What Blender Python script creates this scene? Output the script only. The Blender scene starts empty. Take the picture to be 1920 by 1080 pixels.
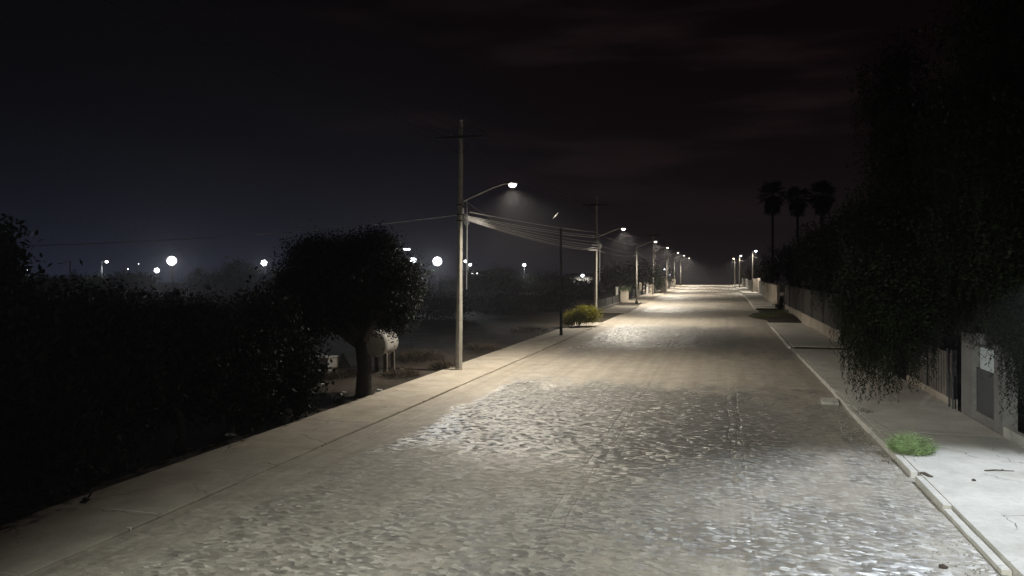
import bpy, math, random
import numpy as np
from mathutils import Vector, Matrix

random.seed(7)
rng = np.random.default_rng(11)
S = bpy.context.scene
COL = S.collection

# ------------------------------------------------------------------ geometry of the view
F = 1387.0            # focal length in pixels of the 1920 wide frame
CAM_H = 4.7           # eye height: an upstairs balcony or a footbridge
YAW = math.atan((1349 - 960) / F)
HZ = 511.0
cY, sY = math.cos(YAW), math.sin(YAW)


def gz(y):
    """height of the ground along the street: level, a slight rise, then over a crest"""
    t = min(max((y - 75) / 65.0, 0), 1)
    z = 0.5 * t * t * (3 - 2 * t)
    if y > 262:
        z -= 0.0009 * (y - 262) ** 2 if y < 330 else 0.0009 * 68 ** 2 + 0.122 * (y - 330)
    return z


def wp(px, py, d):
    r = (px - 960) / F * d
    return Vector((r * cY - d * sY, r * sY + d * cY, CAM_H - (py - HZ) / F * d))


def gp(px, py):
    z = 0.0
    for _ in range(6):
        d = F * (CAM_H - z) / (py - HZ)
        p = wp(px, py, d)
        z = gz(p.y)
    return Vector((p.x, p.y, z))


def foot(px, d):
    p = wp(px, HZ, d)
    return Vector((p.x, p.y, gz(p.y)))


def yat(px, x):
    t = (px - 960) / F
    return x * (cY + t * sY) / (t * cY - sY)


# ------------------------------------------------------------------ tags and building helpers
def tag(o, label=None, cat=None, group=None, kind=None):
    if label: o['label'] = label
    if cat: o['category'] = cat
    if group: o['group'] = group
    if kind: o['kind'] = kind
    return o


def thing(name, loc, label, cat, group=None):
    o = bpy.data.objects.new(name, None)
    o.empty_display_size = 0.3
    COL.objects.link(o)
    o.location = loc
    return tag(o, label, cat, group)


def origin_of(o):
    p = Vector((0, 0, 0))
    while o is not None:
        p += Vector(o.location)
        o = o.parent
    return p


def copy_tree(o, parent=None):
    c = o.copy()
    if o.type == 'LIGHT':
        c.data = o.data.copy()
    COL.objects.link(c)
    if parent is not None:
        c.parent = parent
    for ch in [x for x in o.children]:
        copy_tree(ch, c)
    return c


class MB:
    def __init__(self):
        self.v, self.f, self.m = [], [], []

    def quad(self, a, b, c, d):
        n = len(self.v)
        self.v += [tuple(a), tuple(b), tuple(c), tuple(d)]
        self.f.append((n, n + 1, n + 2, n + 3))

    def box(self, x0, x1, y0, y1, z0, z1, bev=0.0, rz=0.0, jit=0.0):
        """bevelled box; rz turns it about its own centre"""
        cx, cy = (x0 + x1) / 2, (y0 + y1) / 2
        hx, hy = (x1 - x0) / 2, (y1 - y0) / 2
        b = min(bev, hx * .45, hy * .45, (z1 - z0) * .45)
        ca, sa = math.cos(rz), math.sin(rz)

        def ring(ix, iy, z):
            pts = []
            if b > 0:
                raw = [(-ix + b, -iy), (ix - b, -iy), (ix, -iy + b), (ix, iy - b), (ix - b, iy), (-ix + b, iy), (-ix, iy - b), (-ix, -iy + b)]
            else:
                raw = [(-ix, -iy), (ix, -iy), (ix, iy), (-ix, iy)]
            for (x, y) in raw:
                x += random.uniform(-jit, jit)
                y += random.uniform(-jit, jit)
                pts.append((cx + x * ca - y * sa, cy + x * sa + y * ca, z + random.uniform(-jit, jit) * .5))
            return pts
        rings = []
        if b > 0:
            rings = [ring(hx - b * .6, hy - b * .6, z0), ring(hx, hy, z0 + b), ring(hx, hy, z1 - b), ring(hx - b * .6, hy - b * .6, z1)]
        else:
            rings = [ring(hx, hy, z0), ring(hx, hy, z1)]
        self.loft(rings, True, True)
        return self

    def loft(self, rings, cap0=True, cap1=True):
        base = len(self.v)
        k = len(rings[0])
        for r in rings:
            self.v += [tuple(p) for p in r]
        for i in range(len(rings) - 1):
            for j in range(k):
                a = base + i * k + j
                b = base + i * k + (j + 1) % k
                self.f.append((a, b, b + k, a + k))
        if cap0: self.f.append(tuple(base + j for j in reversed(range(k))))
        if cap1: self.f.append(tuple(base + (len(rings) - 1) * k + j for j in range(k)))
        return self

    def tube(self, pts, rad, sides=8, cap=True):
        pts = [Vector(p) for p in pts]
        if not hasattr(rad, '__len__'):
            rad = [rad] * len(pts)
        rings = []
        ref = None
        for i, p in enumerate(pts):
            if i == 0: t = pts[1] - p
            elif i == len(pts) - 1: t = p - pts[i - 1]
            else: t = pts[i + 1] - pts[i - 1]
            t.normalize()
            if ref is None:
                ref = Vector((1, 0, 0)) if abs(t.x) < .9 else Vector((0, 1, 0))
            u = (ref - t * ref.dot(t)).normalized()
            ref = u
            w = t.cross(u)
            rings.append([p + (u * math.cos(2 * math.pi * j / sides) + w * math.sin(2 * math.pi * j / sides)) * rad[i] for j in range(sides)])
        self.loft(rings, cap, cap)
        return self

    def ball(self, c, rx, ry, rz, seg=12, rings=8, jit=0.0, zmin=-1.0):
        c = Vector(c)
        rr = []
        for i in range(rings + 1):
            th = -math.pi / 2 + math.pi * i / rings
            z = max(math.sin(th), zmin)
            q = math.cos(th) if i not in (0, rings) else 0.02
            rr.append([c + Vector((rx * q * math.cos(2 * math.pi * j / seg) * (1 + random.uniform(-jit, jit)),
                                   ry * q * math.sin(2 * math.pi * j / seg) * (1 + random.uniform(-jit, jit)), rz * z * (1 + random.uniform(-jit, jit)))) for j in range(seg)])
        self.loft(rr, True, True)
        return self

    def build(self, name, mat, parent=None, origin=None, smooth=False):
        o0 = origin_of(parent) if parent is not None else (Vector(origin) if origin is not None else Vector((0, 0, 0)))
        me = bpy.data.meshes.new(name)
        me.from_pydata([(v[0] - o0.x, v[1] - o0.y, v[2] - o0.z) for v in self.v], [], self.f)
        me.materials.append(mat)
        if smooth:
            me.polygons.foreach_set('use_smooth', [True] * len(me.polygons))
        me.update()
        o = bpy.data.objects.new(name, me)
        COL.objects.link(o)
        if parent is not None:
            o.parent = parent
        else:
            o.location = o0
        return o


def quads_object(name, V, mat, parent=None, origin=None):
    """V: (n,4,3) array of leaf quads in world space"""
    o0 = origin_of(parent) if parent is not None else (Vector(origin) if origin is not None else Vector((0, 0, 0)))
    n = V.shape[0]
    co = (V.reshape(-1, 3) - np.array(o0)).astype(np.float32)
    me = bpy.data.meshes.new(name)
    me.vertices.add(n * 4)
    me.vertices.foreach_set('co', co.ravel())
    me.loops.add(n * 4)
    me.loops.foreach_set('vertex_index', np.arange(n * 4, dtype=np.int32))
    me.polygons.add(n)
    me.polygons.foreach_set('loop_start', np.arange(0, n * 4, 4, dtype=np.int32))
    me.materials.append(mat)
    me.update(calc_edges=True)
    me.validate()
    o = bpy.data.objects.new(name, me)
    COL.objects.link(o)
    if parent is not None: o.parent = parent
    else: o.location = o0
    return o


def leaf_quads(C, D, L, W):
    """diamond leaves: centres C, directions D, lengths L, widths W"""
    n = len(C)
    D = D / (np.linalg.norm(D, axis=1, keepdims=True) + 1e-9)
    R = rng.normal(size=(n, 3))
    U = np.cross(D, R)
    U /= (np.linalg.norm(U, axis=1, keepdims=True) + 1e-9)
    L = np.broadcast_to(np.asarray(L).reshape(-1, 1), (n, 1))
    W = np.broadcast_to(np.asarray(W).reshape(-1, 1), (n, 1))
    return np.stack([C - D * L / 2, C + U * W / 2, C + D * L / 2, C - U * W / 2], axis=1)


# ------------------------------------------------------------------ materials
def mat_new(name):
    m = bpy.data.materials.new(name)
    m.use_nodes = True
    nt = m.node_tree
    nt.nodes.clear()
    out = nt.nodes.new('ShaderNodeOutputMaterial')
    bs = nt.nodes.new('ShaderNodeBsdfPrincipled')
    nt.links.new(bs.outputs[0], out.inputs[0])
    return m, nt, bs


class G:
    """tiny node graph helper"""
    def __init__(self, nt): self.nt = nt

    def n(self, typ, **kw):
        nd = self.nt.nodes.new(typ)
        for k, v in kw.items(): setattr(nd, k, v)
        return nd

    def set(self, sock, v):
        if isinstance(v, bpy.types.NodeSocket): self.nt.links.new(v, sock)
        else: sock.default_value = v

    def math(self, op, a, b=0.0, c=0.0, clamp=False):
        nd = self.n('ShaderNodeMath', operation=op, use_clamp=clamp)
        self.set(nd.inputs[0], a); self.set(nd.inputs[1], b); self.set(nd.inputs[2], c)
        return nd.outputs[0]

    def vmath(self, op, a, b=(0, 0, 0)):
        nd = self.n('ShaderNodeVectorMath', operation=op)
        self.set(nd.inputs[0], a); self.set(nd.inputs[1], b)
        return nd.outputs['Value'] if op in ('DOT_PRODUCT', 'LENGTH') else nd.outputs[0]

    def noise(self, vec, scale, detail=4, rough=.55, dim='3D'):
        nd = self.n('ShaderNodeTexNoise', noise_dimensions=dim)
        self.set(nd.inputs['Vector'], vec)
        nd.inputs['Scale'].default_value = scale
        nd.inputs['Detail'].default_value = detail
        nd.inputs['Roughness'].default_value = rough
        return nd.outputs[0]

    def ramp(self, v, a, b, lo=0.0, hi=1.0, smooth=True):
        nd = self.n('ShaderNodeMapRange')
        nd.interpolation_type = 'SMOOTHSTEP' if smooth else 'LINEAR'
        self.set(nd.inputs[0], v)
        nd.inputs[1].default_value = a; nd.inputs[2].default_value = b
        nd.inputs[3].default_value = lo; nd.inputs[4].default_value = hi
        return nd.outputs[0]

    def mix(self, f, a, b, mode='MIX'):
        nd = self.n('ShaderNodeMix', data_type='RGBA', blend_type=mode)
        self.set(nd.inputs[0], f)
        self.set(nd.inputs[6], a if isinstance(a, bpy.types.NodeSocket) else (*a, 1))
        self.set(nd.inputs[7], b if isinstance(b, bpy.types.NodeSocket) else (*b, 1))
        return nd.outputs[2]


def surf(name, col, rough=.8, var=.25, scale=3.0, bump=.2, bdist=.01, metal=0.0, spec=.4, dirt=None, cracks=0):
    m, nt, bs = mat_new(name)
    g = G(nt)
    tc = g.n('ShaderNodeTexCoord').outputs['Object']
    n1 = g.noise(tc, scale, 6, .6)
    n2 = g.noise(tc, scale * 9, 3, .6)
    k = g.math('ADD', g.math('MULTIPLY', n1, .65), g.math('MULTIPLY', n2, .35))
    lo = tuple(c * (1 - var) for c in col)
    hi = tuple(min(c * (1 + var), 1) for c in col)
    c = g.mix(g.ramp(k, .3, .7), lo, hi)
    if dirt:
        c = g.mix(g.ramp(g.noise(tc, scale * .35, 5, .65), .48, .72), c, dirt)
    if cracks:
        nw = g.n('ShaderNodeTexNoise'); nw.inputs['Scale'].default_value = 1.7; nw.inputs['Detail'].default_value = 6
        nt.links.new(tc, nw.inputs['Vector'])
        pw = g.vmath('ADD', tc, g.vmath('MULTIPLY', nw.outputs[1], (.7, .7, 0)))
        vc = g.n('ShaderNodeTexVoronoi', voronoi_dimensions='2D', feature='DISTANCE_TO_EDGE')
        vc.inputs['Scale'].default_value = .42
        nt.links.new(pw, vc.inputs['Vector'])
        cr = g.math('MULTIPLY', g.ramp(vc.outputs['Distance'], .002, .007, 1, 0), g.ramp(g.noise(tc, .6, 3), .46, .56))
        spots = g.ramp(g.noise(tc, 9, 4, .7), .66, .74)
        stain = g.ramp(g.noise(g.vmath('MULTIPLY', tc, (1, .5, 1)), .8, 6, .7), .5, .75)
        c = g.mix(g.math('MULTIPLY', stain, .45), c, tuple(q * .55 for q in col))
        c = g.mix(g.math('MULTIPLY', g.math('MAXIMUM', g.math('MULTIPLY', cr, .9), g.math('MULTIPLY', spots, .35)), cracks), c, tuple(q * .2 for q in col))
    nt.links.new(c, bs.inputs['Base Color'])
    bs.inputs['Roughness'].default_value = rough
    bs.inputs['Metallic'].default_value = metal
    bs.inputs['Specular IOR Level'].default_value = spec
    if bump:
        bp = g.n('ShaderNodeBump')
        bp.inputs['Strength'].default_value = bump
        bp.inputs['Distance'].default_value = bdist
        nt.links.new(k, bp.inputs['Height'])
        nt.links.new(bp.outputs[0], bs.inputs['Normal'])
    return m


def leafmat(name, col, var=.5, trans=.25, scale=1.6):
    m, nt, bs = mat_new(name)
    g = G(nt)
    tc = g.n('ShaderNodeTexCoord').outputs['Object']
    n1 = g.noise(tc, scale, 4, .6)
    c = g.mix(g.ramp(n1, .3, .7), tuple(x * (1 - var) for x in col), tuple(x * (1 + var) for x in col))
    nt.links.new(c, bs.inputs['Base Color'])
    bs.inputs['Roughness'].default_value = .6
    bs.inputs['Specular IOR Level'].default_value = .12
    tr = g.n('ShaderNodeBsdfTranslucent')
    nt.links.new(c, tr.inputs[0])
    mx = g.n('ShaderNodeMixShader')
    mx.inputs[0].default_value = trans
    nt.links.new(bs.outputs[0], mx.inputs[1])
    nt.links.new(tr.outputs[0], mx.inputs[2])
    out = [x for x in nt.nodes if x.type == 'OUTPUT_MATERIAL'][0]
    nt.links.new(mx.outputs[0], out.inputs[0])
    return m


def glow(name, col, strength):
    m, nt, bs = mat_new(name)
    bs.inputs['Base Color'].default_value = (.8, .8, .8, 1)
    bs.inputs['Emission Color'].default_value = (*col, 1)
    bs.inputs['Emission Strength'].default_value = strength
    return m


M = {}
M['concrete'] = surf('worn_concrete', (.36, .32, .265), .85, .16, 1.3, .25, .006, dirt=(.27, .235, .19), cracks=1)
M['concrete_pale'] = surf('pale_concrete', (.47, .45, .41), .8, .14, 1.1, .25, .006, dirt=(.37, .345, .30), cracks=1)
M['pole_concrete'] = surf('cast_concrete', (.31, .295, .26), .75, .2, 4, .25, .005)
M['galv'] = surf('galvanised_steel', (.42, .42, .42), .45, .2, 5, .05, .002, metal=.6)
M['dark_wood'] = surf('creosoted_wood', (.014, .012, .010), .9, .3, 6, .3, .006)
M['dark_metal'] = surf('dark_painted_metal', (.035, .035, .035), .6, .3, 5, .1, .003)
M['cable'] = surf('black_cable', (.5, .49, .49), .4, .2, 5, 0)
M['wire'] = surf('aged_wire', (.012, .011, .011), .8, .2, 5, 0, spec=.05)
M['ceramic'] = surf('brown_ceramic', (.10, .06, .04), .3, .2, 8, 0)
M['plaster_dark'] = surf('dark_painted_plaster', (.055, .053, .05), .85, .25, 1.2, .2, .006)
M['plaster_grey'] = surf('grey_plaster', (.17, .165, .155), .85, .25, 1.0, .2, .006, dirt=(.11, .105, .095))
M['plaster_pale'] = surf('pale_plaster', (.42, .37, .31), .85, .2, 1.0, .2, .006, dirt=(.29, .25, .2))
M['white'] = surf('white_paint', (.72, .71, .68), .6, .1, 2.0, .1, .003)
M['panel_blue'] = surf('pale_blue_panel', (.5, .56, .58), .5, .1, 2.0, .05, .002)
M['gate'] = surf('beige_sheet_metal', (.16, .14, .12), .6, .2, 1.5, .1, .004)
M['glass'] = surf('dark_window_glass', (.02, .022, .025), .15, .2, 2, 0, spec=.6)
M['tank'] = surf('white_tank_paint', (.46, .45, .44), .5, .15, 2.0, .08, .003, dirt=(.3, .26, .2))
M['bark'] = surf('rough_bark', (.026, .021, .017), .95, .45, 7, .8, .03)
M['bark_pale'] = surf('pale_bark', (.06, .055, .05), .95, .4, 6, .8, .03)
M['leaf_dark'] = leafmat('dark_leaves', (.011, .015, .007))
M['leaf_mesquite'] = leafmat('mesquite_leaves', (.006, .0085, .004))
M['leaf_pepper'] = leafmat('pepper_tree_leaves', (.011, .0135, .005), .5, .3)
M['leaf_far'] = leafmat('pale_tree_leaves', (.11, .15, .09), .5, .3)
M['leaf_olive'] = leafmat('olive_shrub_leaves', (.27, .25, .03), .4, .3)
M['weed'] = leafmat('green_weed', (.25, .33, .15), .4, .35, 5)
M['dry'] = leafmat('dry_brush', (.085, .07, .052), .45, .15, 3)
M['grass_dull'] = leafmat('dull_verge_grass', (.10, .11, .05), .5, .2, 2)
M['lime'] = surf('lime_fabric', (.45, .75, .03), .7, .15, 3, .05, .003)
M['paper'] = surf('white_litter', (.7, .7, .68), .7, .1, 20, .1, .002)
M['stone'] = surf('loose_stone', (.3, .28, .25), .8, .5, 9, .3, .006)
M['twig'] = surf('dry_twig', (.06, .045, .035), .9, .3, 12, .2, .003)
M['lens_warm'] = glow('lamp_lens_warm', (1, .93, .82), 5)
M['lens_white'] = glow('lamp_lens_white', (.93, .96, 1), 8)
M['lens_cool'] = glow('lamp_lens_cool', (.82, .88, 1), 6)
M['lens_flood'] = glow('floodlight_lens', (.94, .97, 1), 5)
M['lens_yellow'] = glow('lamp_lens_yellow', (1, .82, .5), 8)


def road_material():
    m, nt, bs = mat_new('cobblestone_with_sand')
    g = G(nt)
    tc = g.n('ShaderNodeTexCoord').outputs['Object']
    sep = g.n('ShaderNodeSeparateXYZ'); nt.links.new(tc, sep.inputs[0])
    X, Y = sep.outputs[0], sep.outputs[1]
    # jittered coordinates so that courses are not straight
    nw = g.n('ShaderNodeTexNoise'); nw.inputs['Scale'].default_value = 2.2; nw.inputs['Detail'].default_value = 2
    nt.links.new(tc, nw.inputs['Vector'])
    warp = g.vmath('MULTIPLY', g.vmath('SUBTRACT', nw.outputs[1], (.5, .5, .5)), (.12, .12, 0))
    P = g.vmath('ADD', tc, warp)
    P = g.vmath('MULTIPLY', P, (.76, 1.22, 0))
    vE = g.n('ShaderNodeTexVoronoi', voronoi_dimensions='2D', feature='DISTANCE_TO_EDGE')
    vF = g.n('ShaderNodeTexVoronoi', voronoi_dimensions='2D', feature='F1')
    for v in (vE, vF):
        v.inputs['Scale'].default_value = 10.2
        v.inputs['Randomness'].default_value = 1.0
        nt.links.new(P, v.inputs['Vector'])
    edge = vE.outputs['Distance']
    dome = g.ramp(edge, .02, .3)
    rnd = vF.outputs['Color']
    tilt = g.vmath('SUBTRACT', rnd, (.5, .5, .5))
    fine = g.noise(tc, 55, 3, .6)
    # large fields of drifted sand that bury the stones
    big = g.noise(tc, .16, 5, .6)
    big2 = g.noise(g.vmath('MULTIPLY', tc, (1, .35, 1)), .9, 4, .6)
    pat = g.math('ADD', g.math('MULTIPLY', big, .6), g.math('MULTIPLY', big2, .4))
    ragged = g.math('ADD', X, g.math('MULTIPLY', g.math('SUBTRACT', g.noise(tc, .5, 5, .6), .5), 2.2))
    gutL = g.ramp(ragged, -9.0, -8.3, 1, 0)
    gutR = g.ramp(ragged, 2.6, 4.0, 0, .75)
    # strips with more sand: two bands across the road and the near left
    yy = g.math('ADD', Y, g.math('MULTIPLY', g.math('SUBTRACT', big2, .5), 9.0))
    def band(a, b, w):
        return g.math('MULTIPLY', g.ramp(yy, a - w, a + w), g.ramp(yy, b - w, b + w, 1, 0))
    strips = g.math('MAXIMUM', band(31, 42, 2.2), band(66, 78, 2.5))
    strips = g.math('MAXIMUM', strips, g.math('MULTIPLY', g.ramp(g.math('ADD', ragged, big2), -7.0, -1.5, .95, 0), g.ramp(yy, 16.5, 20.5, 1, 0)))
    sand = g.ramp(pat, .44, .62)
    bare = g.math('MULTIPLY', g.math('MAXIMUM', band(18.5, 31, 2.2), band(47, 65, 2.5)), g.ramp(ragged, .5, 3.0, 1, 0))
    sand = g.math('MULTIPLY', g.math('MULTIPLY', g.math('ADD', sand, .5, clamp=True), .86), g.math('SUBTRACT', 1.0, g.math('MULTIPLY', bare, .9)))
    sand = g.math('MAXIMUM', sand, g.math('MAXIMUM', gutL, gutR))
    sand = g.math('MAXIMUM', sand, g.math('MULTIPLY', strips, .82), clamp=True)
    # guide courses: straight lines of longer stones every three metres
    lines = None
    for lx in (-6.0, -2.95, .45, 3.3):
        xw = g.math('ADD', X, g.math('MULTIPLY', g.math('SUBTRACT', g.noise(tc, .35, 2, .5), .5), .35))
        dx = g.math('ABSOLUTE', g.math('SUBTRACT', xw, lx))
        a = g.ramp(dx, .03, .09, 1, 0)
        b = g.math('MULTIPLY', g.ramp(dx, .12, .16), g.ramp(dx, .17, .22, 1, 0))
        ln = g.math('SUBTRACT', a, b)
        lines = ln if lines is None else g.math('ADD', lines, ln)
    broken = g.ramp(g.noise(tc, .55, 3, .6), .38, .55)
    lines = g.math('MULTIPLY', lines, g.math('MULTIPLY', broken, .8))
    # heights
    stone_h = g.math('MULTIPLY', dome, .2)
    keep = g.math('SUBTRACT', 1.0, g.math('MULTIPLY', sand, .84))
    H = g.math('MULTIPLY', g.math('ADD', stone_h, g.math('MULTIPLY', lines, .5)), keep)
    H = g.math('ADD', H, g.math('MULTIPLY', fine, .16))
    bp = g.n('ShaderNodeBump')
    bp.inputs['Strength'].default_value = .85
    bp.inputs['Distance'].default_value = .035
    nt.links.new(H, bp.inputs['Height'])
    # every stone lies at its own slight angle
    sc3 = g.n('ShaderNodeCombineXYZ')
    for i_ in (0, 1): nt.links.new(g.math('MULTIPLY', keep, 1.35), sc3.inputs[i_])
    facet = g.vmath('NORMALIZE', g.vmath('ADD', (0, 0, 1), g.vmath('MULTIPLY', tilt, sc3.outputs[0])))
    nt.links.new(facet, bp.inputs['Normal'])
    nt.links.new(bp.outputs[0], bs.inputs['Normal'])
    bs.inputs['IOR'].default_value = 1.8
    # colours
    rs = g.n('ShaderNodeSeparateColor'); nt.links.new(rnd, rs.inputs[0])
    stone = g.mix(g.math('POWER', rs.outputs[0], 2.6), (.10, .097, .094), (.54, .53, .51))  # pale end also carries the stones' white glints, put into the colour
    speck = g.noise(tc, 38, 3, .7)
    stone = g.mix(1.0, stone, g.mix(g.ramp(speck, .35, .65), (.7, .7, .7), (1.25, 1.25, 1.25)), 'MULTIPLY')
    stone = g.mix(g.ramp(dome, 0, .35), (.16, .145, .125), stone)
    sandc = g.mix(g.ramp(g.noise(tc, 1.3, 6, .65), .3, .7), (.29, .255, .205), (.41, .365, .30))
    vp = g.n('ShaderNodeTexVoronoi', voronoi_dimensions='2D', feature='F1'); vp.inputs['Scale'].default_value = 16; nt.links.new(tc, vp.inputs['Vector'])
    grit = g.n('ShaderNodeSeparateColor'); nt.links.new(vp.outputs['Color'], grit.inputs[0])
    sandc = g.mix(g.math('MULTIPLY', g.ramp(vp.outputs['Distance'], .18, .3, 1, 0), g.ramp(grit.outputs[0], .6, .75, 0, .8)), sandc, g.mix(grit.outputs[1], (.12, .11, .10), (.5, .48, .45)))
    ruts = g.ramp(g.noise(g.vmath('MULTIPLY', tc, (2.2, .05, 1)), 1.0, 4, .6), .42, .62)
    sandc = g.mix(g.math('MULTIPLY', ruts, .35), sandc, (.20, .165, .13))
    c = g.mix(g.math('MULTIPLY', sand, .9), stone, sandc)
    nt.links.new(c, bs.inputs['Base Color'])
    ro = g.math('ADD', g.math('MULTIPLY', sand, .4), g.math('ADD', .22, g.math('MULTIPLY', rs.outputs[1], .22)))
    nt.links.new(ro, bs.inputs['Roughness'])
    nt.links.new(g.math('SUBTRACT', 1.0, g.math('MULTIPLY', sand, .75)), bs.inputs['Specular IOR Level'])
    return m


def ground_material():
    m, nt, bs = mat_new('dry_earth')
    g = G(nt)
    tc = g.n('ShaderNodeTexCoord').outputs['Object']
    n1 = g.noise(tc, .35, 6, .65)
    n2 = g.noise(tc, 7, 5, .65)
    k = g.math('ADD', g.math('MULTIPLY', n1, .5), g.math('MULTIPLY', n2, .5))
    nt.links.new(g.mix(g.ramp(k, .35, .65), (.02, .017, .014), (.07, .058, .046)), bs.inputs['Base Color'])
    bs.inputs['Roughness'].default_value = .95
    bs.inputs['Specular IOR Level'].default_value = .15
    bp = g.n('ShaderNodeBump'); bp.inputs['Strength'].default_value = .8; bp.inputs['Distance'].default_value = .06
    nt.links.new(k, bp.inputs['Height']); nt.links.new(bp.outputs[0], bs.inputs['Normal'])
    return m


M['road'] = road_material()
M['ground'] = ground_material()

# ------------------------------------------------------------------ setting: ground, road, pavements
def sheet(name, x0, x1, nx, ys, mat, dz, wob=0.0, crown=0.0):
    mb = MB()
    xs = [x0 + (x1 - x0) * i / nx for i in range(nx + 1)]
    for y in ys:
        for x in xs:
            u = (x - x0) / (x1 - x0)
            mb.v.append((x, y, gz(y) + dz + crown * (1 - (2 * u - 1) ** 2) + wob * (math.sin(x * .9 + y * .31) + math.sin(y * .53 - x * .4)) * .5))
    k = nx + 1
    for j in range(len(ys) - 1):
        for i in range(nx):
            a = j * k + i
            mb.f.append((a, a + 1, a + 1 + k, a + k))
    return tag(mb.build(name, mat, smooth=True), kind='structure')


ys_g = list(range(-40, 80, 20)) + list(range(80, 262, 6)) + list(range(262, 331, 6)) + [340, 400, 500, 600]
sheet('ground', -380, 380, 8, ys_g, M['ground'], -.02)
ys_r = [-12 + i for i in range(0, 92)] + list(range(80, 262, 3)) + list(range(262, 331, 4)) + [340, 400]
XL, XR = -10.42, 4.22
sheet('road', XL - .25, XR + .25, 30, ys_r, M['road'], .004, wob=.012, crown=.03)


def slab_row(mb, x0, x1, segs, zt, bev=.003, jit=.001, step=3.0):
    for (a, b) in segs:
        n = max(1, round((b - a) / step))
        for i in range(n):
            y0, y1 = a + (b - a) * i / n, a + (b - a) * (i + 1) / n
            z = gz((y0 + y1) / 2)
            JB.box(x0 + .01, x1 - .01, y0 + .0005, y1 - .0005, z - .2, z + zt - .022)
            mb.box(x0, x1, y0 + .007, y1 - .007, z - .15, z + zt + random.uniform(-.002, .002), bev, 0, jit)


JB = MB()
mb = MB()
slab_row(mb, -12.75, XL, [(-6, 68.5)], .055)
slab_row(mb, -13.6, XL, [(84, 100), (108, 150), (155, 250)], .10)
tag(mb.build('pavement', M['concrete']), kind='structure')
mb = MB()
slab_row(mb, XR + .16, 7.55, [(2, 44.6), (48.5, 66.5), (96, 148), (152, 258)], .165, step=4.2)
slab_row(mb, XR + .02, 7.55, [(44.7, 48.4), (66.6, 73)], .035, step=4.2)
tag(mb.build('pavement', M['concrete_pale']), kind='structure')
tag(JB.build('pavement_bed', M['ground']), kind='structure')

# right kerb: stones that have tilted, sunk or broken
mb = MB()
kerb = [(2.0, 12.6, .15, -.03, 0.0), (13.1, 16.2, .06, .0, 0.0), (16.22, 18.35, .13, 0, .006), (18.75, 21.3, .13, .0, -.004),
        (21.35, 23.6, .125, .01, 0), (23.65, 25.9, .135, -.03, .006), (26.0, 27.6, .11, -.03, 0), (27.65, 30.5, .13, -.01, 0), (30.55, 34.2, .155, .01, 0),
        (34.3, 38.6, .13, .02, 0), (38.7, 44.4, .13, 0, 0), (48.6, 52, .14, -.12, .015), (52.1, 57, .15, -.06, -.01), (57.1, 66.3, .14, 0, 0),
        (96, 104, .12, 0, 0), (104.1, 114, .13, 0, 0), (114.1, 148, .13, 0, 0), (152, 200, .13, 0, 0), (200.1, 258, .13, 0, 0)]
for (a, b, h, dx, rz) in kerb:
    n = max(1, int((b - a) / 1.05))
    for i in range(n):
        y0, y1 = a + (b - a) * i / n, a + (b - a) * (i + 1) / n
        z = gz(y0)
        mb.box(XR - .01 + dx, XR + .145 + dx, y0 + .002, y1 - .002, z - .12, z + h + .03 + random.uniform(-.004, .004), .014, rz, .005)
tag(mb.build('kerb', M['concrete_pale']), kind='structure')
mb = MB()
for (a, b) in [(-6, 68.3), (84, 100), (108, 150), (155, 250)]:
    y = a
    while y < b - .1:
        e = min(y + random.uniform(2.6, 3.2), b)
        z = gz(y)
        mb.box(XL + .006, XL + .13, y, e - .012, z - .1, z + .062 + random.uniform(-.006, .01), .02, 0, .01)
        y = e
tag(mb.build('kerb', M['concrete']), kind='structure')

# loose grit along the kerbs: nobody could count it
def pebbles(name, n, fx, fy, smin, smax, mat):
    V, Fc = [], []
    mb = MB()
    for _ in range(n):
        x, y = fx(), fy()
        s = random.uniform(smin, smax)
        z = gz(y) + .012 + .03 * (1 - (2 * (x - XL) / (XR - XL) - 1) ** 2)
        mb.ball((x, y, z + s * .25), s * random.uniform(.7, 1.4), s * random.uniform(.7, 1.4), s * .6, 6, 4, .2)
    return tag(mb.build(name, mat), kind='stuff')


pebbles('loose_grit', 900, lambda: XR - .02 - abs(random.gauss(0, .45)), lambda: random.uniform(7, 30), .008, .022, M['stone'])
pebbles('gravel', 420, lambda: random.uniform(-9.5, 4), lambda: 8 + 30 * random.random() ** 1.5, .008, .02, M['stone'])

# ------------------------------------------------------------------ lamps
def batwing(ld, side, ex=-1.05):
    """street luminaire photometry: more candela towards the far road, less behind the pole"""
    ld.use_nodes = True
    nt = ld.node_tree
    em = [x for x in nt.nodes if x.type == 'EMISSION'][0]
    g = G(nt)
    inc = g.n('ShaderNodeNewGeometry').outputs['Incoming']
    sp = g.n('ShaderNodeSeparateXYZ'); nt.links.new(inc, sp.inputs[0])
    c = g.math('MAXIMUM', g.math('ABSOLUTE', sp.outputs[2]), .34)
    k = g.math('POWER', c, ex)
    if side == 9:
        nt.links.new(k, em.inputs['Strength'])
        return
    b = g.ramp(g.math('MULTIPLY', sp.outputs[0], side), -.92, -.2, .03, 1.0)
    b = g.math('MULTIPLY', b, g.ramp(g.math('MULTIPLY', sp.outputs[0], side), .6, .95, 1.0, .5))
    nt.links.new(g.math('MULTIPLY', k, b), em.inputs['Strength'])


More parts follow.
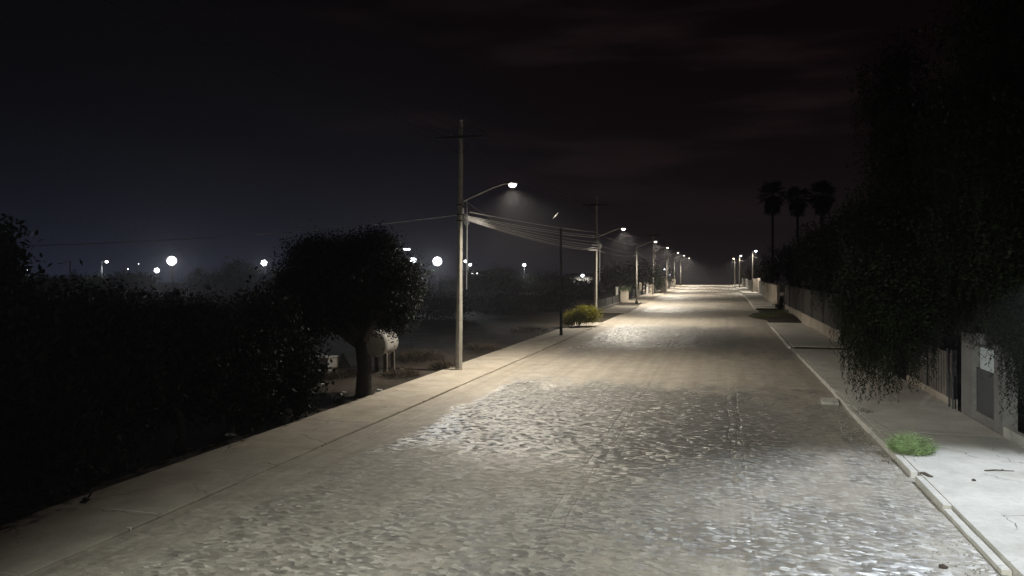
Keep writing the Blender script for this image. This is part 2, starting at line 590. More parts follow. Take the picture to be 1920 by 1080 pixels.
def spot(parent, loc, power, color, half_deg, blend, tilt=(0, 0, -1), rad=.12, name='lamp_light', wing=0):
    ld = bpy.data.lights.new(name, 'SPOT')
    ld.energy = power
    ld.color = color
    ld.spot_size = math.radians(min(2 * half_deg, 179))
    ld.spot_blend = blend
    ld.shadow_soft_size = rad
    if wing: batwing(ld, wing, -2.0 if wing == 9 else -1.3)
    o = bpy.data.objects.new(name, ld)
    COL.objects.link(o)
    o.rotation_euler = Vector(tilt).to_track_quat('-Z', 'Y').to_euler()
    o.parent = parent
    o.location = Vector(loc) - origin_of(parent)
    o.visible_camera = True
    return o


LAMP_P = 7000
WARM = (1, .91, .76)


def octo(mb, x, y, z0, z1, r0, r1, lean=(0, 0), sides=8):
    rings = []
    for i in range(9):
        t = i / 8
        r = r0 + (r1 - r0) * t
        rings.append([(x + lean[0] * t + r * math.cos(math.pi / sides + 2 * math.pi * j / sides), y + lean[1] * t + r * math.sin(math.pi / sides + 2 * math.pi * j / sides), z0 + (z1 - z0) * t) for j in range(sides)])
    mb.loft(rings)


def lamp_arm_and_head(root, x, y, z_arm, z_lamp, reach, lens='lens_warm', lens_r=.15):
    a = MB()
    pts = [(x + .08, y, z_arm), (x + .5, y, z_arm + (z_lamp - z_arm) * .25), (x + reach * .6, y, z_arm + (z_lamp - z_arm) * .76), (x + reach * .84, y, z_lamp), (x + reach - .2, y, z_lamp + .03)]
    a.tube(pts, [.032, .032, .03, .028, .026], 8)
    a.box(x + .02, x + .16, y - .1, y + .1, z_arm - .14, z_arm + .1, .01)
    a.build('lamp_arm', M['galv'], root, smooth=False)
    h = MB()
    cx = x + reach
    secs = [(-.34, .035, .03), (-.26, .075, .05), (-.05, .13, .085), (.15, .15, .09), (.3, .11, .06), (.36, .03, .02)]
    rings = [[(cx + dx, y + wy * math.cos(2 * math.pi * j / 12), z_lamp + .05 + hz * math.sin(2 * math.pi * j / 12)) for j in range(12)] for (dx, wy, hz) in secs]
    h.loft(rings)
    head = h.build('lamp_head', M['galv'], root, smooth=True)
    l = MB()
    l.ball((cx + .1, y, z_lamp - .02), lens_r * 1.35, lens_r, lens_r * .95, 14, 10)
    l.build('lens', M[lens], head, smooth=True)
    return Vector((cx + .1, y, z_lamp - .16 - lens_r * .2))


def make_utility_pole(x, y, label, tall=12.0, lean=(0, 0), group='street lights along the left pavement'):
    z = gz(y)
    root = thing('utility_pole', (x, y, z), label, 'utility pole', group)
    p = MB(); octo(p, x, y, z - .3, z + tall, .17, .1, lean)
    p.build('pole_shaft', M['pole_concrete'], root)
    zc = z + tall - .85
    lx = x + lean[0] * .93
    c = MB()
    c.box(lx - 1.25, lx + 1.25, y - .2, y - .1, zc - .05, zc + .06, .01)
    for s in (-1, 1):
        c.tube([(lx + s * .75, y - .15, zc - .04), (lx + s * .1, y - .12, zc - .75)], .018, 6)
    arm = c.build('crossarm', M['dark_wood'], root)
    for dx in (-1.15, -.45, .5, 1.15):
        i = MB()
        i.tube([(lx + dx, y - .15, zc + .06), (lx + dx, y - .15, zc + .12), (lx + dx, y - .15, zc + .2), (lx + dx, y - .15, zc + .24)], [.02, .055, .05, .025], 10)
        i.build('insulator', M['ceramic'], arm)
    e = lamp_arm_and_head(root, x + lean[0] * .66, y, z + 8.05, z + 8.85, 2.5)
    spot(root, e, LAMP_P, WARM, 76, .8, (.05, 0, -1), wing=1)
    # hardware under the arm: bands, splice case, loops of slack cable
    for zz in (7.9, 7.45, 7.15):
        b = MB()
        b.tube([(x + lean[0] * .6, y, z + zz), (x + lean[0] * .6, y, z + zz + .06)], .175, 8)
        b.build('clamp_band', M['dark_metal'], root)
    q = MB()
    for k in range(4):
        r = .14 + .04 * k
        cxk = x + .32 + .05 * k
        pts = [(cxk + r * .55 * math.cos(t), y - .1 - .03 * k, z + 7.2 + r * math.sin(t)) for t in [2 * math.pi * i / 16 for i in range(17)]]
        q.tube(pts, .012, 5)
    q.tube([(x + .12, y - .1, z + 8.0), (x + .3, y - .1, z + 7.55), (x + .42, y - .1, z + 7.3), (x + .25, y - .1, z + 7.1)], .012, 5)
    q.tube([(x + .18, y - .12, z + 7.95), (x + .2, y - .12, z + 7.5), (x + .36, y - .12, z + 7.25)], .012, 5)
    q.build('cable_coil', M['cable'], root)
    d = MB()
    d.tube([(x + .42, y, z + 8.15), (x + .42, y, z + 6.2), (x + .40, y, z + 3.9)], .022, 6)
    d.tube([(x + .08, y, z + 7.3), (x + .42, y, z + 7.3)], .02, 6)
    d.build('drop_pipe', M['galv'], root)
    s = MB(); s.box(x + .2, x + .3, y - .2, y - .06, z + 7.5, z + 7.78, .02)
    s.build('splice_box', M['white'], root)
    return root


def make_light_pole(x, y, label, group='street lights along the left pavement'):
    z = gz(y)
    root = thing('street_light', (x, y, z), label, 'street light', group)
    p = MB(); p.tube([(x, y, z - .2), (x, y, z + 3), (x, y, z + 8.2)], [.12, .11, .075], 12)
    p.build('pole_shaft', M['pole_concrete'], root, smooth=True)
    f = MB(); f.box(x - .22, x + .22, y - .22, y + .22, z - .05, z + .42, .04, .1, .015)
    f.build('base_block', M['dark_metal'], root)
    e = lamp_arm_and_head(root, x, y, z + 8.05, z + 8.85, 2.55)
    spot(root, e, LAMP_P, WARM, 76, .8, (.05, 0, -1), wing=1)
    return root


u1 = make_utility_pole(*gp(860, 695).xy, 'tall concrete utility pole nearest the camera, wired crossarm on top and lit street lamp arm', 12.0, (.12, 0))
u2 = copy_tree(u1); u2.location = (-11.45, 70.4, 0)
u2['label'] = 'second lit concrete pole along the left pavement, beside the olive bush'
u4 = copy_tree(u1); u4.location = (-12.0, 140.5, gz(140.5))
u4['label'] = 'lit utility pole before the dark left tree, with pale pillars at its foot'
u5 = copy_tree(u1); u5.location = (-12.0, 177, gz(177))
u5['label'] = 'lit utility pole just left of the white globe lamp by the far gates'
s3 = make_light_pole(-11.35, 106, 'plain round street light with a dark base block, in front of the dark round tree')
s6 = copy_tree(s3); s6.location = (-12.0, 208, gz(208))
s6['label'] = 'plain far street light right of the white globe lamp'
s7 = copy_tree(s3); s7.location = (-12.0, 243, gz(243))
s7['label'] = 'farthest lit street light on the left, at the end of the lit road'
for o, sc in ((u2, 1.35), (s3, 1.5), (u4, 1.6), (u5, 1.7), (s6, 1.8), (s7, 2.0)):
    for ch in o.children:
        if ch.type == 'LIGHT': ch.data.energy *= sc

# the lamps beside and behind the viewer that light the near road (outside the picture)
z0 = thing('street_light', (-12.0, -6.0, 0), 'street light on the left pavement behind the viewer', 'street light')
p = MB(); p.tube([(-12, -6, -.2), (-12, -6, 8.2)], [.12, .075], 10); p.build('pole_shaft', M['pole_concrete'], z0)
e = lamp_arm_and_head(z0, -12, -6, 8.05, 8.85, 7.0)
spot(z0, e, 36000, (.96, 1, .93), 35, .9, (3.8, 15.0, -9.6))
ly = 17.0
z1 = thing('street_light', (8.3, ly, 0), 'cool white street light outside the right edge of the picture', 'street light')
p = MB(); p.tube([(8.3, ly, -.2), (8.3, ly, 4.75)], [.09, .06], 10); p.build('pole_shaft', M['galv'], z1)
a = MB(); a.tube([(8.3, ly, 4.7), (7.6, ly, 5.05), (6.9, ly, 5.15)], .03, 8); a.build('lamp_arm', M['galv'], z1)
h = MB(); h.box(6.5, 6.95, ly - .15, ly + .15, 5.1, 5.2, .03); hh = h.build('lamp_head', M['galv'], z1)
l = MB(); l.box(6.65, 6.75, ly - .04, ly + .04, 5.075, 5.098, .005); l.build('lens', M['lens_cool'], hh)
spot(z1, (6.7, ly, 5.0), 1450, (.80, .89, 1), 58, .4, (-.1, -.18, -1), .1, wing=9)

# right-hand far street lights
def make_right_pole(x, y, label, lens, reach, tall):
    z = gz(y)
    root = thing('street_light', (x, y, z), label, 'street light', 'street lights along the right pavement')
    p = MB(); octo(p, x, y, z - .3, z + tall, .17, .11)
    p.build('pole_shaft', M['pole_concrete'], root)
    c = MB(); c.box(x - 1.0, x + 1.0, y - .16, y - .08, z + 7.3, z + 7.4, .01)
    c.build('crossarm', M['galv'], root)
    a = MB(); a.tube([(x + .05, y, z + 8.3), (x + reach * .5, y, z + 8.55), (x + reach, y, z + 8.7)], .03, 8); a.build('lamp_arm', M['galv'], root)
    h = MB(); h.box(x + reach - .25, x + reach + .3, y - .14, y + .14, z + 8.72, z + 8.84, .04); hd = h.build('lamp_head', M['galv'], root)
    l = MB(); l.ball((x + reach, y, z + 8.6), .26, .22, .2, 12, 8); l.build('lens', M[lens], hd, smooth=True)
    spot(root, (x + reach, y, z + 8.3), LAMP_P * .7, WARM, 74, .8, (-.1, 0, -1), wing=-1)
    return root


make_right_pole(6.5, 160, 'lit pole standing on the right pavement in front of the pale gate pier', 'lens_white', .7, 8.7)
make_right_pole(5.1, 205, 'farther right-hand lit pole with a white lamp, left of the gate pier', 'lens_white', .35, 8.6)
make_right_pole(4.75, 246, 'farthest right-hand lit pole with a yellowish lamp, where the road ends', 'lens_yellow', -.4, 8.6)

# unlit dark pole in front of the olive bush
b0 = gp(1052, 630)
r = thing('wooden_pole', b0, 'dark unlit wooden pole at the pavement edge left of the olive bush', 'utility pole')
p = MB(); p.tube([b0 + Vector((0, 0, -.2)), b0 + Vector((0, 0, 4)), b0 + Vector((-.02, 0, 8.0))], [.12, .10, .08], 10)
p.build('pole_shaft', M['dark_wood'], r, smooth=True)

# ------------------------------------------------------------------ overhead cables
def cable(p, q, sag, rad, label, n=20, group='overhead cables', mat='cable'):
    p, q = Vector(p), Vector(q)
    pts = []
    for i in range(n + 1):
        t = i / n
        v = p.lerp(q, t); v.z -= sag * 4 * t * (1 - t)
        pts.append(v)
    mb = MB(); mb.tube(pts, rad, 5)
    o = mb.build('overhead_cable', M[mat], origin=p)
    return tag(o, label, 'cable', group)


A = Vector((u1.location.x, u1.location.y, 0)); B = Vector((-11.45, 70.4, 0)); Cc = Vector((-11.35, 106, gz(106))); D4 = Vector((-12, 140.5, gz(140.5)))
hA = [(.55, 7.58, 8.55, .1), (.48, 7.38, 8.2, .12), (.46, 7.33, 8.05, .16), (.44, 7.3, 7.6, .15), (.46, 7.27, 7.3, .2), (.47, 7.24, 7.05, .2), (.44, 7.22, 6.9, .26), (.43, 7.2, 6.8, .3)]
cl = ['highest sagging cable between the first two lit poles', 'second highest cable between the first two lit poles', 'third cable down between the first two lit poles',
      'middle upper cable between the first two lit poles', 'middle lower cable between the first two lit poles', 'third lowest cable between the first two lit poles',
      'second lowest cable between the first two lit poles', 'lowest sagging cable between the first two lit poles']
for k, (dx, za, zb, sg) in enumerate(hA):
    cable(A + Vector((dx, 0, za)), B + Vector((.15, -.1, zb)), sg,   .02 if k % 2 else .025, cl[k])
for k, (za, zb, sg) in enumerate([(8.45, 8.3, .2), (7.4, 7.3, .25), (6.85, 6.9, .3)]):
    cable(B + Vector((.15, .1, za)), Vector((-11.3, 106, zb + gz(106))), sg, .013,
          ['upper', 'middle', 'lower'][k] + ' cable running on from the second lit pole to the plain round street light')
cable(Vector((-11.3, 106, 7.6)), Vector((-12, 140.5, 7.8)), .6, .014, 'cable from the plain round street light to the pole before the dark tree')
cable(Vector((-12, 140.5, 7.7)), Vector((-12, 177, 7.7)), .5, .014, 'cable between the two utility poles before the far gates')
cable(Vector((4.75, 245.8, 7.9)), Vector((6.4, 159.9, 7.9)), .5, .02, 'pale cable strung to the right-hand pole by the gate pier')
# power lines from the crossarm back over the viewer's left
lbls = ['outermost left power line crossing the dark sky', 'inner left power line crossing the dark sky', 'inner right power line crossing the dark sky', 'outermost right power line crossing the dark sky']
for k, dx in enumerate((-1.15, -.45, .5, 1.15)):
    cable(Vector((A.x + .1 + dx, A.y - .15, 11.42)), Vector((-12.5 + dx * .9, -6, 11.6)), .7, .011, lbls[k], 24, 'power lines over the left pavement', 'wire')
    cable(Vector((A.x + .1 + dx, A.y - .15, 11.42)), Vector((B.x + .1 + dx, B.y - .15, 11.42)), .8, .009,
          ['outermost left', 'inner left', 'inner right', 'outermost right'][k] + ' power line between the crossarms of the first two poles', 24, 'power lines between the crossarms', 'wire')
cable(A + Vector((-.1, 0, 7.45)), Vector((-26, 10, 5.2)), .5, .012, 'service cable leading left from the nearest pole into the dark')
cable(A + Vector((.1, 0, 8.3)), Vector((-10.2, 45, 6.9)) + Vector((-1.3, 0, 0)), .2, .008, 'thin stay wire slanting down behind the nearest lamp arm')

# ------------------------------------------------------------------ trees
def sphere_pts(n):
    v = rng.normal(size=(n, 3))
    return v / np.linalg.norm(v, axis=1, keepdims=True)


def crown_quads(lobes, clumps, leaves, leaf, spread, shell=.55):
    out = []
    for (c, rx, ry, rz, w) in lobes:
        n = max(3, int(clumps * w))
        u = sphere_pts(n) * (shell + (1 - shell) * rng.random((n, 1)) ** .6) * np.where(rng.random((n, 1)) < .25, rng.random((n, 1)), 1)
        u *= 1 + .14 * rng.normal(size=(n, 1))
        cc = np.array(c) + u * np.array([rx, ry, rz])
        pts = np.repeat(cc, leaves, axis=0) + rng.normal(size=(n * leaves, 3)) * spread
        d = rng.normal(size=(n * leaves, 3)) + np.array([0, 0, -.2])
        L = leaf * rng.uniform(.6, 1.5, n * leaves)
        out.append(leaf_quads(pts, d, L, L * rng.uniform(.35, .6, n * leaves)))
    return np.concatenate(out)


def limbs_mesh(base, tops, r0, fork):
    mb = MB()
    base = Vector(base); fork = Vector(fork)
    mid = base.lerp(fork, .5) + Vector((random.uniform(-.12, .12), random.uniform(-.12, .12), 0))
    mb.tube([base + Vector((0, 0, -.2)), base + Vector((0, 0, .1)), mid, fork], [r0 * 1.5, r0 * 1.15, r0 * .85, r0 * .72], 9)
    for t in tops:
        t = Vector(t)
        m = fork.lerp(t, .5) + Vector((random.uniform(-.3, .3), random.uniform(-.3, .3), random.uniform(0, .4)))
        mb.tube([fork - Vector((0, 0, .15)), fork.lerp(m, .5), m, m.lerp(t, .6), t], [r0 * .6, r0 * .45, r0 * .32, r0 * .18, r0 * .06], 7)
        for _ in range(3):
            e = m.lerp(t, random.uniform(0, .6))
            q = e + Vector((random.uniform(-1, 1), random.uniform(-1, 1), random.uniform(.1, .9))) * r0 * 4
            mb.tube([e, e.lerp(q, .5) + Vector((0, 0, .08)), q], [r0 * .2, r0 * .12, r0 * .03], 5)
    return mb


def tree(base, lobes, label, r0=.16, clumps=240, leaves=26, leaf=.16, spread=.22, mat='leaf_dark', bark='bark', group=None, name='tree', fork_h=None, cat='tree'):
    base = Vector(base)
    root = thing(name, base, label, cat, group)
    zmin = min(l[0][2] - l[3] for l in lobes)
    cx = sum(l[0][0] * l[4] for l in lobes) / sum(l[4] for l in lobes)
    cy = sum(l[0][1] * l[4] for l in lobes) / sum(l[4] for l in lobes)
    fz = fork_h if fork_h else max(base.z + .6, zmin + .3)
    fork = Vector((base.x * .8 + cx * .2, base.y * .8 + cy * .2, fz))
    tops = [Vector(l[0]) + Vector((random.uniform(-.5, .5) * l[1], random.uniform(-.5, .5) * l[2], random.uniform(-.1, .5) * l[3])) for l in lobes for _ in range(2)]
    limbs_mesh(base, tops, r0, fork).build('trunk', M[bark], root, smooth=True)
    quads_object('crown', crown_quads(lobes, clumps, leaves, leaf, spread), M[mat], root)
    return root


def L(px, py, d, rx, rz, w=1.0, ry=None):
    """crown lobe by its place in the street"""
    return (tuple(wp(px, py, d)), rx, ry if ry else rx, rz, w)


# the big dark tree beside the pavement
tb = gp(683, 742)
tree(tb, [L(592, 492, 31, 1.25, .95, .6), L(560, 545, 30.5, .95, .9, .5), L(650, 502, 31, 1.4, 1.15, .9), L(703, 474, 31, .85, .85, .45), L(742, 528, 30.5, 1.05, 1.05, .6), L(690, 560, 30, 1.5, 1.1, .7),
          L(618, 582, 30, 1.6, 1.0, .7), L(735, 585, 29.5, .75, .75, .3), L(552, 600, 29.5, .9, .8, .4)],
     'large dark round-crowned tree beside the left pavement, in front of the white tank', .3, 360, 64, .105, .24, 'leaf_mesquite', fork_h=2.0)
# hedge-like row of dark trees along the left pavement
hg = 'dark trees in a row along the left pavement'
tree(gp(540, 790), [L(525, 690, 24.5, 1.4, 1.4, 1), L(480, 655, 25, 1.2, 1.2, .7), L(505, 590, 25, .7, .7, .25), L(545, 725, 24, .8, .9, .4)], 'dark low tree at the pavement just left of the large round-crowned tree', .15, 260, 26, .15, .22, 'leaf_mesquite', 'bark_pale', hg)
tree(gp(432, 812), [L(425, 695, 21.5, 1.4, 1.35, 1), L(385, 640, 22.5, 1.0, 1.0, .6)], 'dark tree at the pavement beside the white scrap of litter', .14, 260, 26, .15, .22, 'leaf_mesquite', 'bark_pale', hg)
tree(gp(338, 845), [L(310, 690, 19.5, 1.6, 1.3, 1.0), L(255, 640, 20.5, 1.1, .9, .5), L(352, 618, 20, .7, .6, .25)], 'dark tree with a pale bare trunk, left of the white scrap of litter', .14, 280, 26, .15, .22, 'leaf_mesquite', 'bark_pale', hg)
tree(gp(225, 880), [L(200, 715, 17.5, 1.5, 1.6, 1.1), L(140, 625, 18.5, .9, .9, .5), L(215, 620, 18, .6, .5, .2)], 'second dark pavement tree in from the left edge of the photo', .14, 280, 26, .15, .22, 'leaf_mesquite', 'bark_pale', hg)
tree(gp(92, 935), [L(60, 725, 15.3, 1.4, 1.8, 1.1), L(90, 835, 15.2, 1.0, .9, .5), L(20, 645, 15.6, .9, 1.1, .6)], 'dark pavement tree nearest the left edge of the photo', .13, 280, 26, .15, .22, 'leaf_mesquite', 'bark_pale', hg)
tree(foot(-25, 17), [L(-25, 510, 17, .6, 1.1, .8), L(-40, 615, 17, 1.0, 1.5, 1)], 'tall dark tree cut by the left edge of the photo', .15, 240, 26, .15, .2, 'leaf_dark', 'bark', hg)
# dark scrub deeper in the field
sg = 'dark scrub trees across the field'
scr = [(120, 598, 34, 3.2, 1.5, 'wide dark scrub tree left in the field below the bent unlit street light'), (240, 596, 38, 3.0, 1.5, 'dark scrub tree in the field below the small pole light'),
       (350, 594, 44, 3.2, 1.5, 'dark scrub tree in the field below the twin floodlights'), (500, 598, 46, 2.6, 1.5, 'dark scrub tree in the field in front of the lime parasol'),
       (800, 575, 75, 3.2, 1.6, 'dark scrub bush in the field right of the large round-crowned tree'), (930, 572, 85, 3.4, 1.6, 'dark scrub bush in the field left of the pale garden wall'), (1020, 572, 90, 2.6, 1.5, 'dark scrub bush in the field behind the dark wooden pole')]
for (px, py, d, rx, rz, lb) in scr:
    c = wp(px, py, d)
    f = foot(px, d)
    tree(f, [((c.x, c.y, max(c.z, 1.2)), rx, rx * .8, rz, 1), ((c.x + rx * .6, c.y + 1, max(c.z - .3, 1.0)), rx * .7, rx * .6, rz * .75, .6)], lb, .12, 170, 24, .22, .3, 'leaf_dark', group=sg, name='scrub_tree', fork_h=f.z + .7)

# tree line at the far side of the field
fg = 'silhouetted trees on the far side of the field'
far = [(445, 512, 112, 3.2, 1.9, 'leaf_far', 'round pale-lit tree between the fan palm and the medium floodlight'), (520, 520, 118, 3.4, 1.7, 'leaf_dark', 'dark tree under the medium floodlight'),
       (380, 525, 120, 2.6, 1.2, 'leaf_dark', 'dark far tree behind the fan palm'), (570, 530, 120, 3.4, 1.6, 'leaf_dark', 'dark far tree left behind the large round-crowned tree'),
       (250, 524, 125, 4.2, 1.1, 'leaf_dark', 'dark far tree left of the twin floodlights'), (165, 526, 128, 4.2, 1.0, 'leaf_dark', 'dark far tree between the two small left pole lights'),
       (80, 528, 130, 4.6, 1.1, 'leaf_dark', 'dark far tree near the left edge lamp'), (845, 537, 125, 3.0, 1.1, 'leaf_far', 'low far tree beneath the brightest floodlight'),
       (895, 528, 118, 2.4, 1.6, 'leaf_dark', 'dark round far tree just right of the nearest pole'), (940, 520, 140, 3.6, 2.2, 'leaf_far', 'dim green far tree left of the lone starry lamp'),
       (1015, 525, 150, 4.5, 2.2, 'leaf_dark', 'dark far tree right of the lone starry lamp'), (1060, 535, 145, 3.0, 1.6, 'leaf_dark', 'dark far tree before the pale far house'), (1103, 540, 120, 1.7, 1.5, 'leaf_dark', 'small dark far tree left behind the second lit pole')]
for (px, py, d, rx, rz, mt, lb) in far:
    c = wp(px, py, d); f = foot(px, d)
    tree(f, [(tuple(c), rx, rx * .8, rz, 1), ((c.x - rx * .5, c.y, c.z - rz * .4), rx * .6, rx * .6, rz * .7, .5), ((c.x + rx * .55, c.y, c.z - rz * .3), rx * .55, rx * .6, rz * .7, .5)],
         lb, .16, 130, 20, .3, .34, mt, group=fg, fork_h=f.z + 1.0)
# flat-topped lit tree
c = wp(803, 513, 105); f = foot(804, 105)
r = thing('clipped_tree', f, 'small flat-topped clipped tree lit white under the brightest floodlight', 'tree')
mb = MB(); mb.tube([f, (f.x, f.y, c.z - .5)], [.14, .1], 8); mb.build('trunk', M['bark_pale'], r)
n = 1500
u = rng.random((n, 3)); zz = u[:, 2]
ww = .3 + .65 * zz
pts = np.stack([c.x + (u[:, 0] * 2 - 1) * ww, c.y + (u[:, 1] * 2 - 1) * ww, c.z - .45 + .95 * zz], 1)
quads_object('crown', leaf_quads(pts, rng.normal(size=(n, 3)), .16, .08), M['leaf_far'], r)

# dark street trees left beyond the second pole
sl = 'dark street trees over the far left gates'
for (px, py, d, rx, rz, lb) in [(1165, 520, 118, 3.2, 2.2, 'dark tree over the pale gate, left of the plain round street light'), (1205, 516, 124, 2.6, 2.4, 'dark round tree right behind the plain round street light'),
                                (1228, 525, 146, 1.9, 2.2, 'small dark tree behind the pole with pale pillars'), (1247, 515, 190, 2.6, 2.2, 'farthest dark tree on the left, above the tall pale wall')]:
    c = wp(px, py, d); f = foot(px, d)
    f.x = min(f.x, -13.6)
    tree(f, [((min(c.x, -12.6), c.y, c.z), rx, rx, rz, 1), ((c.x - rx * .8, c.y + 1, c.z - .3), rx * .8, rx, rz * .8, .7)], lb, .16, 170, 22, .26, .32, 'leaf_dark', group=sl, fork_h=f.z + 1.6)

# dark trees on the right beyond the wall
rg = 'dark trees behind the right-hand walls'
for (px, py, d, rx, rz, lb) in [(1470, 500, 112, 4.0, 3.2, 'dark spreading tree behind the right wall, nearest the gate pier'), (1530, 480, 84, 3.8, 3.6, 'dark spreading tree above the dark right wall with pale plinth'),
                                (1590, 470, 62, 3.6, 3.6, 'dark spreading tree just left of the weeping pepper trees'), (1418, 510, 180, 3.4, 3.0, 'farthest dark tree on the right, behind the gate pier lamp'), (1395, 521, 235, 3.6, 2.4, 'small far dark tree where the right pavement ends')]:
    c = wp(px, py, d); f = foot(px, d)
    x = max(c.x, 7.9 + rx * .6)
    tree((x + .8, c.y, gz(c.y)), [((x, c.y, c.z), rx, rx * 1.3, rz, 1), ((x + rx * .7, c.y + 2, c.z - .4), rx * .8, rx, rz * .8, .7)], lb, .2, 230, 24, .26, .36, 'leaf_dark', group=rg, fork_h=gz(c.y) + 1.7)


# three fan palms
def palm(px, py, d, label, group, lit=False, rad=1.7, name='palm_tree', mat='leaf_dark', thick=.2):
    c = wp(px, py, d); f = foot(px, d)
    root = thing(name, f, label, 'palm tree', group)
    mb = MB(); mb.tube([f + Vector((0, 0, -.2)), f + Vector((.05, 0, c.z * .5)), (c.x, c.y, c.z - .2)], [thick * 1.3, thick, thick * .9], 9)
    mb.build('trunk', M['bark'], root, smooth=True)
    V = []
    for k in range(80):
        az = random.uniform(0, 2 * math.pi); el = random.uniform(-1.2, 1.4)
        dr = Vector((math.cos(az) * math.cos(el), math.sin(az) * math.cos(el), math.sin(el)))
        stem = Vector(c) + dr * rad * random.uniform(.35, .6)
        side = dr.cross(Vector((0, 0, 1))).normalized(); up = side.cross(dr)
        for j in range(15):
            a = -1.25 + 2.5 * j / 14
            ld = (dr * math.cos(a) + side * math.sin(a) + Vector((0, 0, -.22))).normalized()
            l = rad * .55 * (1 - .25 * abs(a))
            p0 = stem; p1 = stem + ld * l; w = up.cross(ld).normalized() * .05 * rad / 1.7
            V.append([p0 - w * .3, p0.lerp(p1, .45) - w, p1 + Vector((0, 0, -.12)), p0.lerp(p1, .45) + w])
        w = side * .02
        V.append([Vector(c) - w, Vector(c) + w, stem + w, stem - w])
    for k in range(240):   # skirt of dead fronds
        az = random.uniform(0, 2 * math.pi); hh = random.uniform(.1, 1.0) * rad * .95
        p0 = Vector((c.x + math.cos(az) * rad * random.uniform(.15, .42), c.y + math.sin(az) * rad * random.uniform(.15, .42), c.z - hh))
        p1 = p0 + Vector((math.cos(az) * .25, math.sin(az) * .25, -.7)) * rad * .5
        w = Vector((-math.sin(az), math.cos(az), 0)) * .12
        V.append([p0, p0.lerp(p1, .5) - w, p1, p0.lerp(p1, .5) + w])
    quads_object('crown', np.array([[tuple(q) for q in v] for v in V]), M[mat], root)
    return root


pg = 'tall fan palms beyond the right wall'
palm(1448, 365, 118, 'leftmost of the three tall dark fan palms against the sky', pg, rad=2.7)
palm(1495, 372, 119, 'middle one of the three tall dark fan palms against the sky', pg, rad=2.35)
palm(1541, 365, 116, 'rightmost of the three tall dark fan palms against the sky', pg, rad=2.6)
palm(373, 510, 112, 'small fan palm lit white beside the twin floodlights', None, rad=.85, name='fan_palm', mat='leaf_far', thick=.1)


# weeping pepper trees on the right
def weeping(base, fork, lobes, label, strands, group, name='pepper_tree', low=.9):
    root = thing(name, base, label, 'tree', group)
    tops = [Vector(l[0]) for l in lobes] + [Vector(l[0]) + Vector((random.uniform(-1, 1) * l[1] * .6, random.uniform(-1, 1) * l[2] * .6, l[3] * .4)) for l in lobes]
    limbs_mesh(base, tops, .3, fork).build('trunk', M['bark'], root, smooth=True)
    Q = [crown_quads([(l[0], l[1], l[2], l[3], l[4]) for l in lobes], 150, 24, .13, .2, .5)]
    C, D = [], []
    for (c, rx, ry, rz, w, drop, lowz) in [(l + (2.5, low))[:7] if len(l) == 5 else l for l in lobes]:
        nb = max(2, int(strands * w / 9))
        for _ in range(nb):
            u = sphere_pts(1)[0]
            b0 = np.array(c) + u * np.array([rx, ry, rz]) * random.uniform(.55, 1.0)
            dl = drop * random.uniform(.4, 1.15)
            for _k in range(9):
                p = b0 + rng.normal(size=3) * np.array([.16, .16, .25])
                ln = dl * random.uniform(.5, 1.1)
                out = np.array([u[0], u[1], 0]) * random.uniform(.05, .25)
                sway = rng.normal(size=3) * .1
                m = int(ln / .052) + 2
                t = np.linspace(0, 1, m)[:, None]
                pts = p + out * t * (1 - .4 * t) + np.array([0, 0, -1]) * ln * t + sway * np.sin(t * 3) * np.array([1, 1, 0])
                pts = pts[pts[:, 2] > lowz + random.uniform(0, .4)]
                if len(pts) < 2: continue
                a = rng.random(len(pts)) * 2 * np.pi
                dd = np.stack([np.cos(a), np.sin(a), -.9 * np.ones(len(pts))], 1)
                C.append(pts + dd * .035); D.append(dd)
    C = np.concatenate(C); D = np.concatenate(D)
    Ln = rng.uniform(.06, .13, len(C))
    Q.append(leaf_quads(C, D, Ln, Ln * .27))
    quads_object('crown', np.concatenate(Q), M['leaf_pepper'], root)
    return root


wg = 'weeping pepper trees over the right pavement'


def W(px, py, d, rx, rz, w, drop, low=.9, ry=None):
    return (tuple(wp(px, py, d)), rx, ry if ry else rx * 1.2, rz, w, drop, low)


weeping((8.7, 33.0, 0), (8.4, 32.5, 4.2),
        [W(1680, 165, 27, 1.25, 1.7, .9, 1.5, 3), W(1690, 300, 27, 1.3, 1.4, .8, 2.0, 3), W(1640, 420, 26, 1.1, 1.5, 1.0, 2.2, 2), W(1720, 440, 25, 1.6, 1.6, 1.2, 2.6, 1.6),
         W(1625, 540, 22.5, .65, 1.0, 1.0, 2.9, .75), W(1665, 560, 22, .6, .9, .8, 2.2, 1.1), W(1718, 570, 21.5, .4, .8, .7, 2.0, 1.1), W(1780, 500, 23, .9, 1.2, .8, 1.7, 2.2), W(1545, 480, 33, 1.2, 1.5, .6, 2.0, 2.5)],
        'weeping pepper tree left of the pair, its tips hanging over the kerb', 620, wg)
weeping((9.6, 25.2, 0), (9.3, 24.6, 4.0),
        [W(1880, 60, 20, 1.5, 1.6, 1.2, 2.2, 3), W(1800, 230, 22, 1.3, 1.8, 1.0, 2.4, 3), W(1890, 250, 19.5, 1.5, 1.6, 1.3, 2.4, 3), W(1850, 420, 20.5, 1.5, 1.6, 1.3, 2.0, 2.9),
         W(1910, 500, 18.6, .8, 1.2, 1.0, 2.0, 1.6), W(1940, 560, 17.8, .6, 1.0, .9, 2.2, 1.0), W(1790, 470, 22, .9, 1.2, .7, 1.6, 2.6)],
        'weeping pepper tree at the right edge, hanging over the concrete columns', 620, wg)

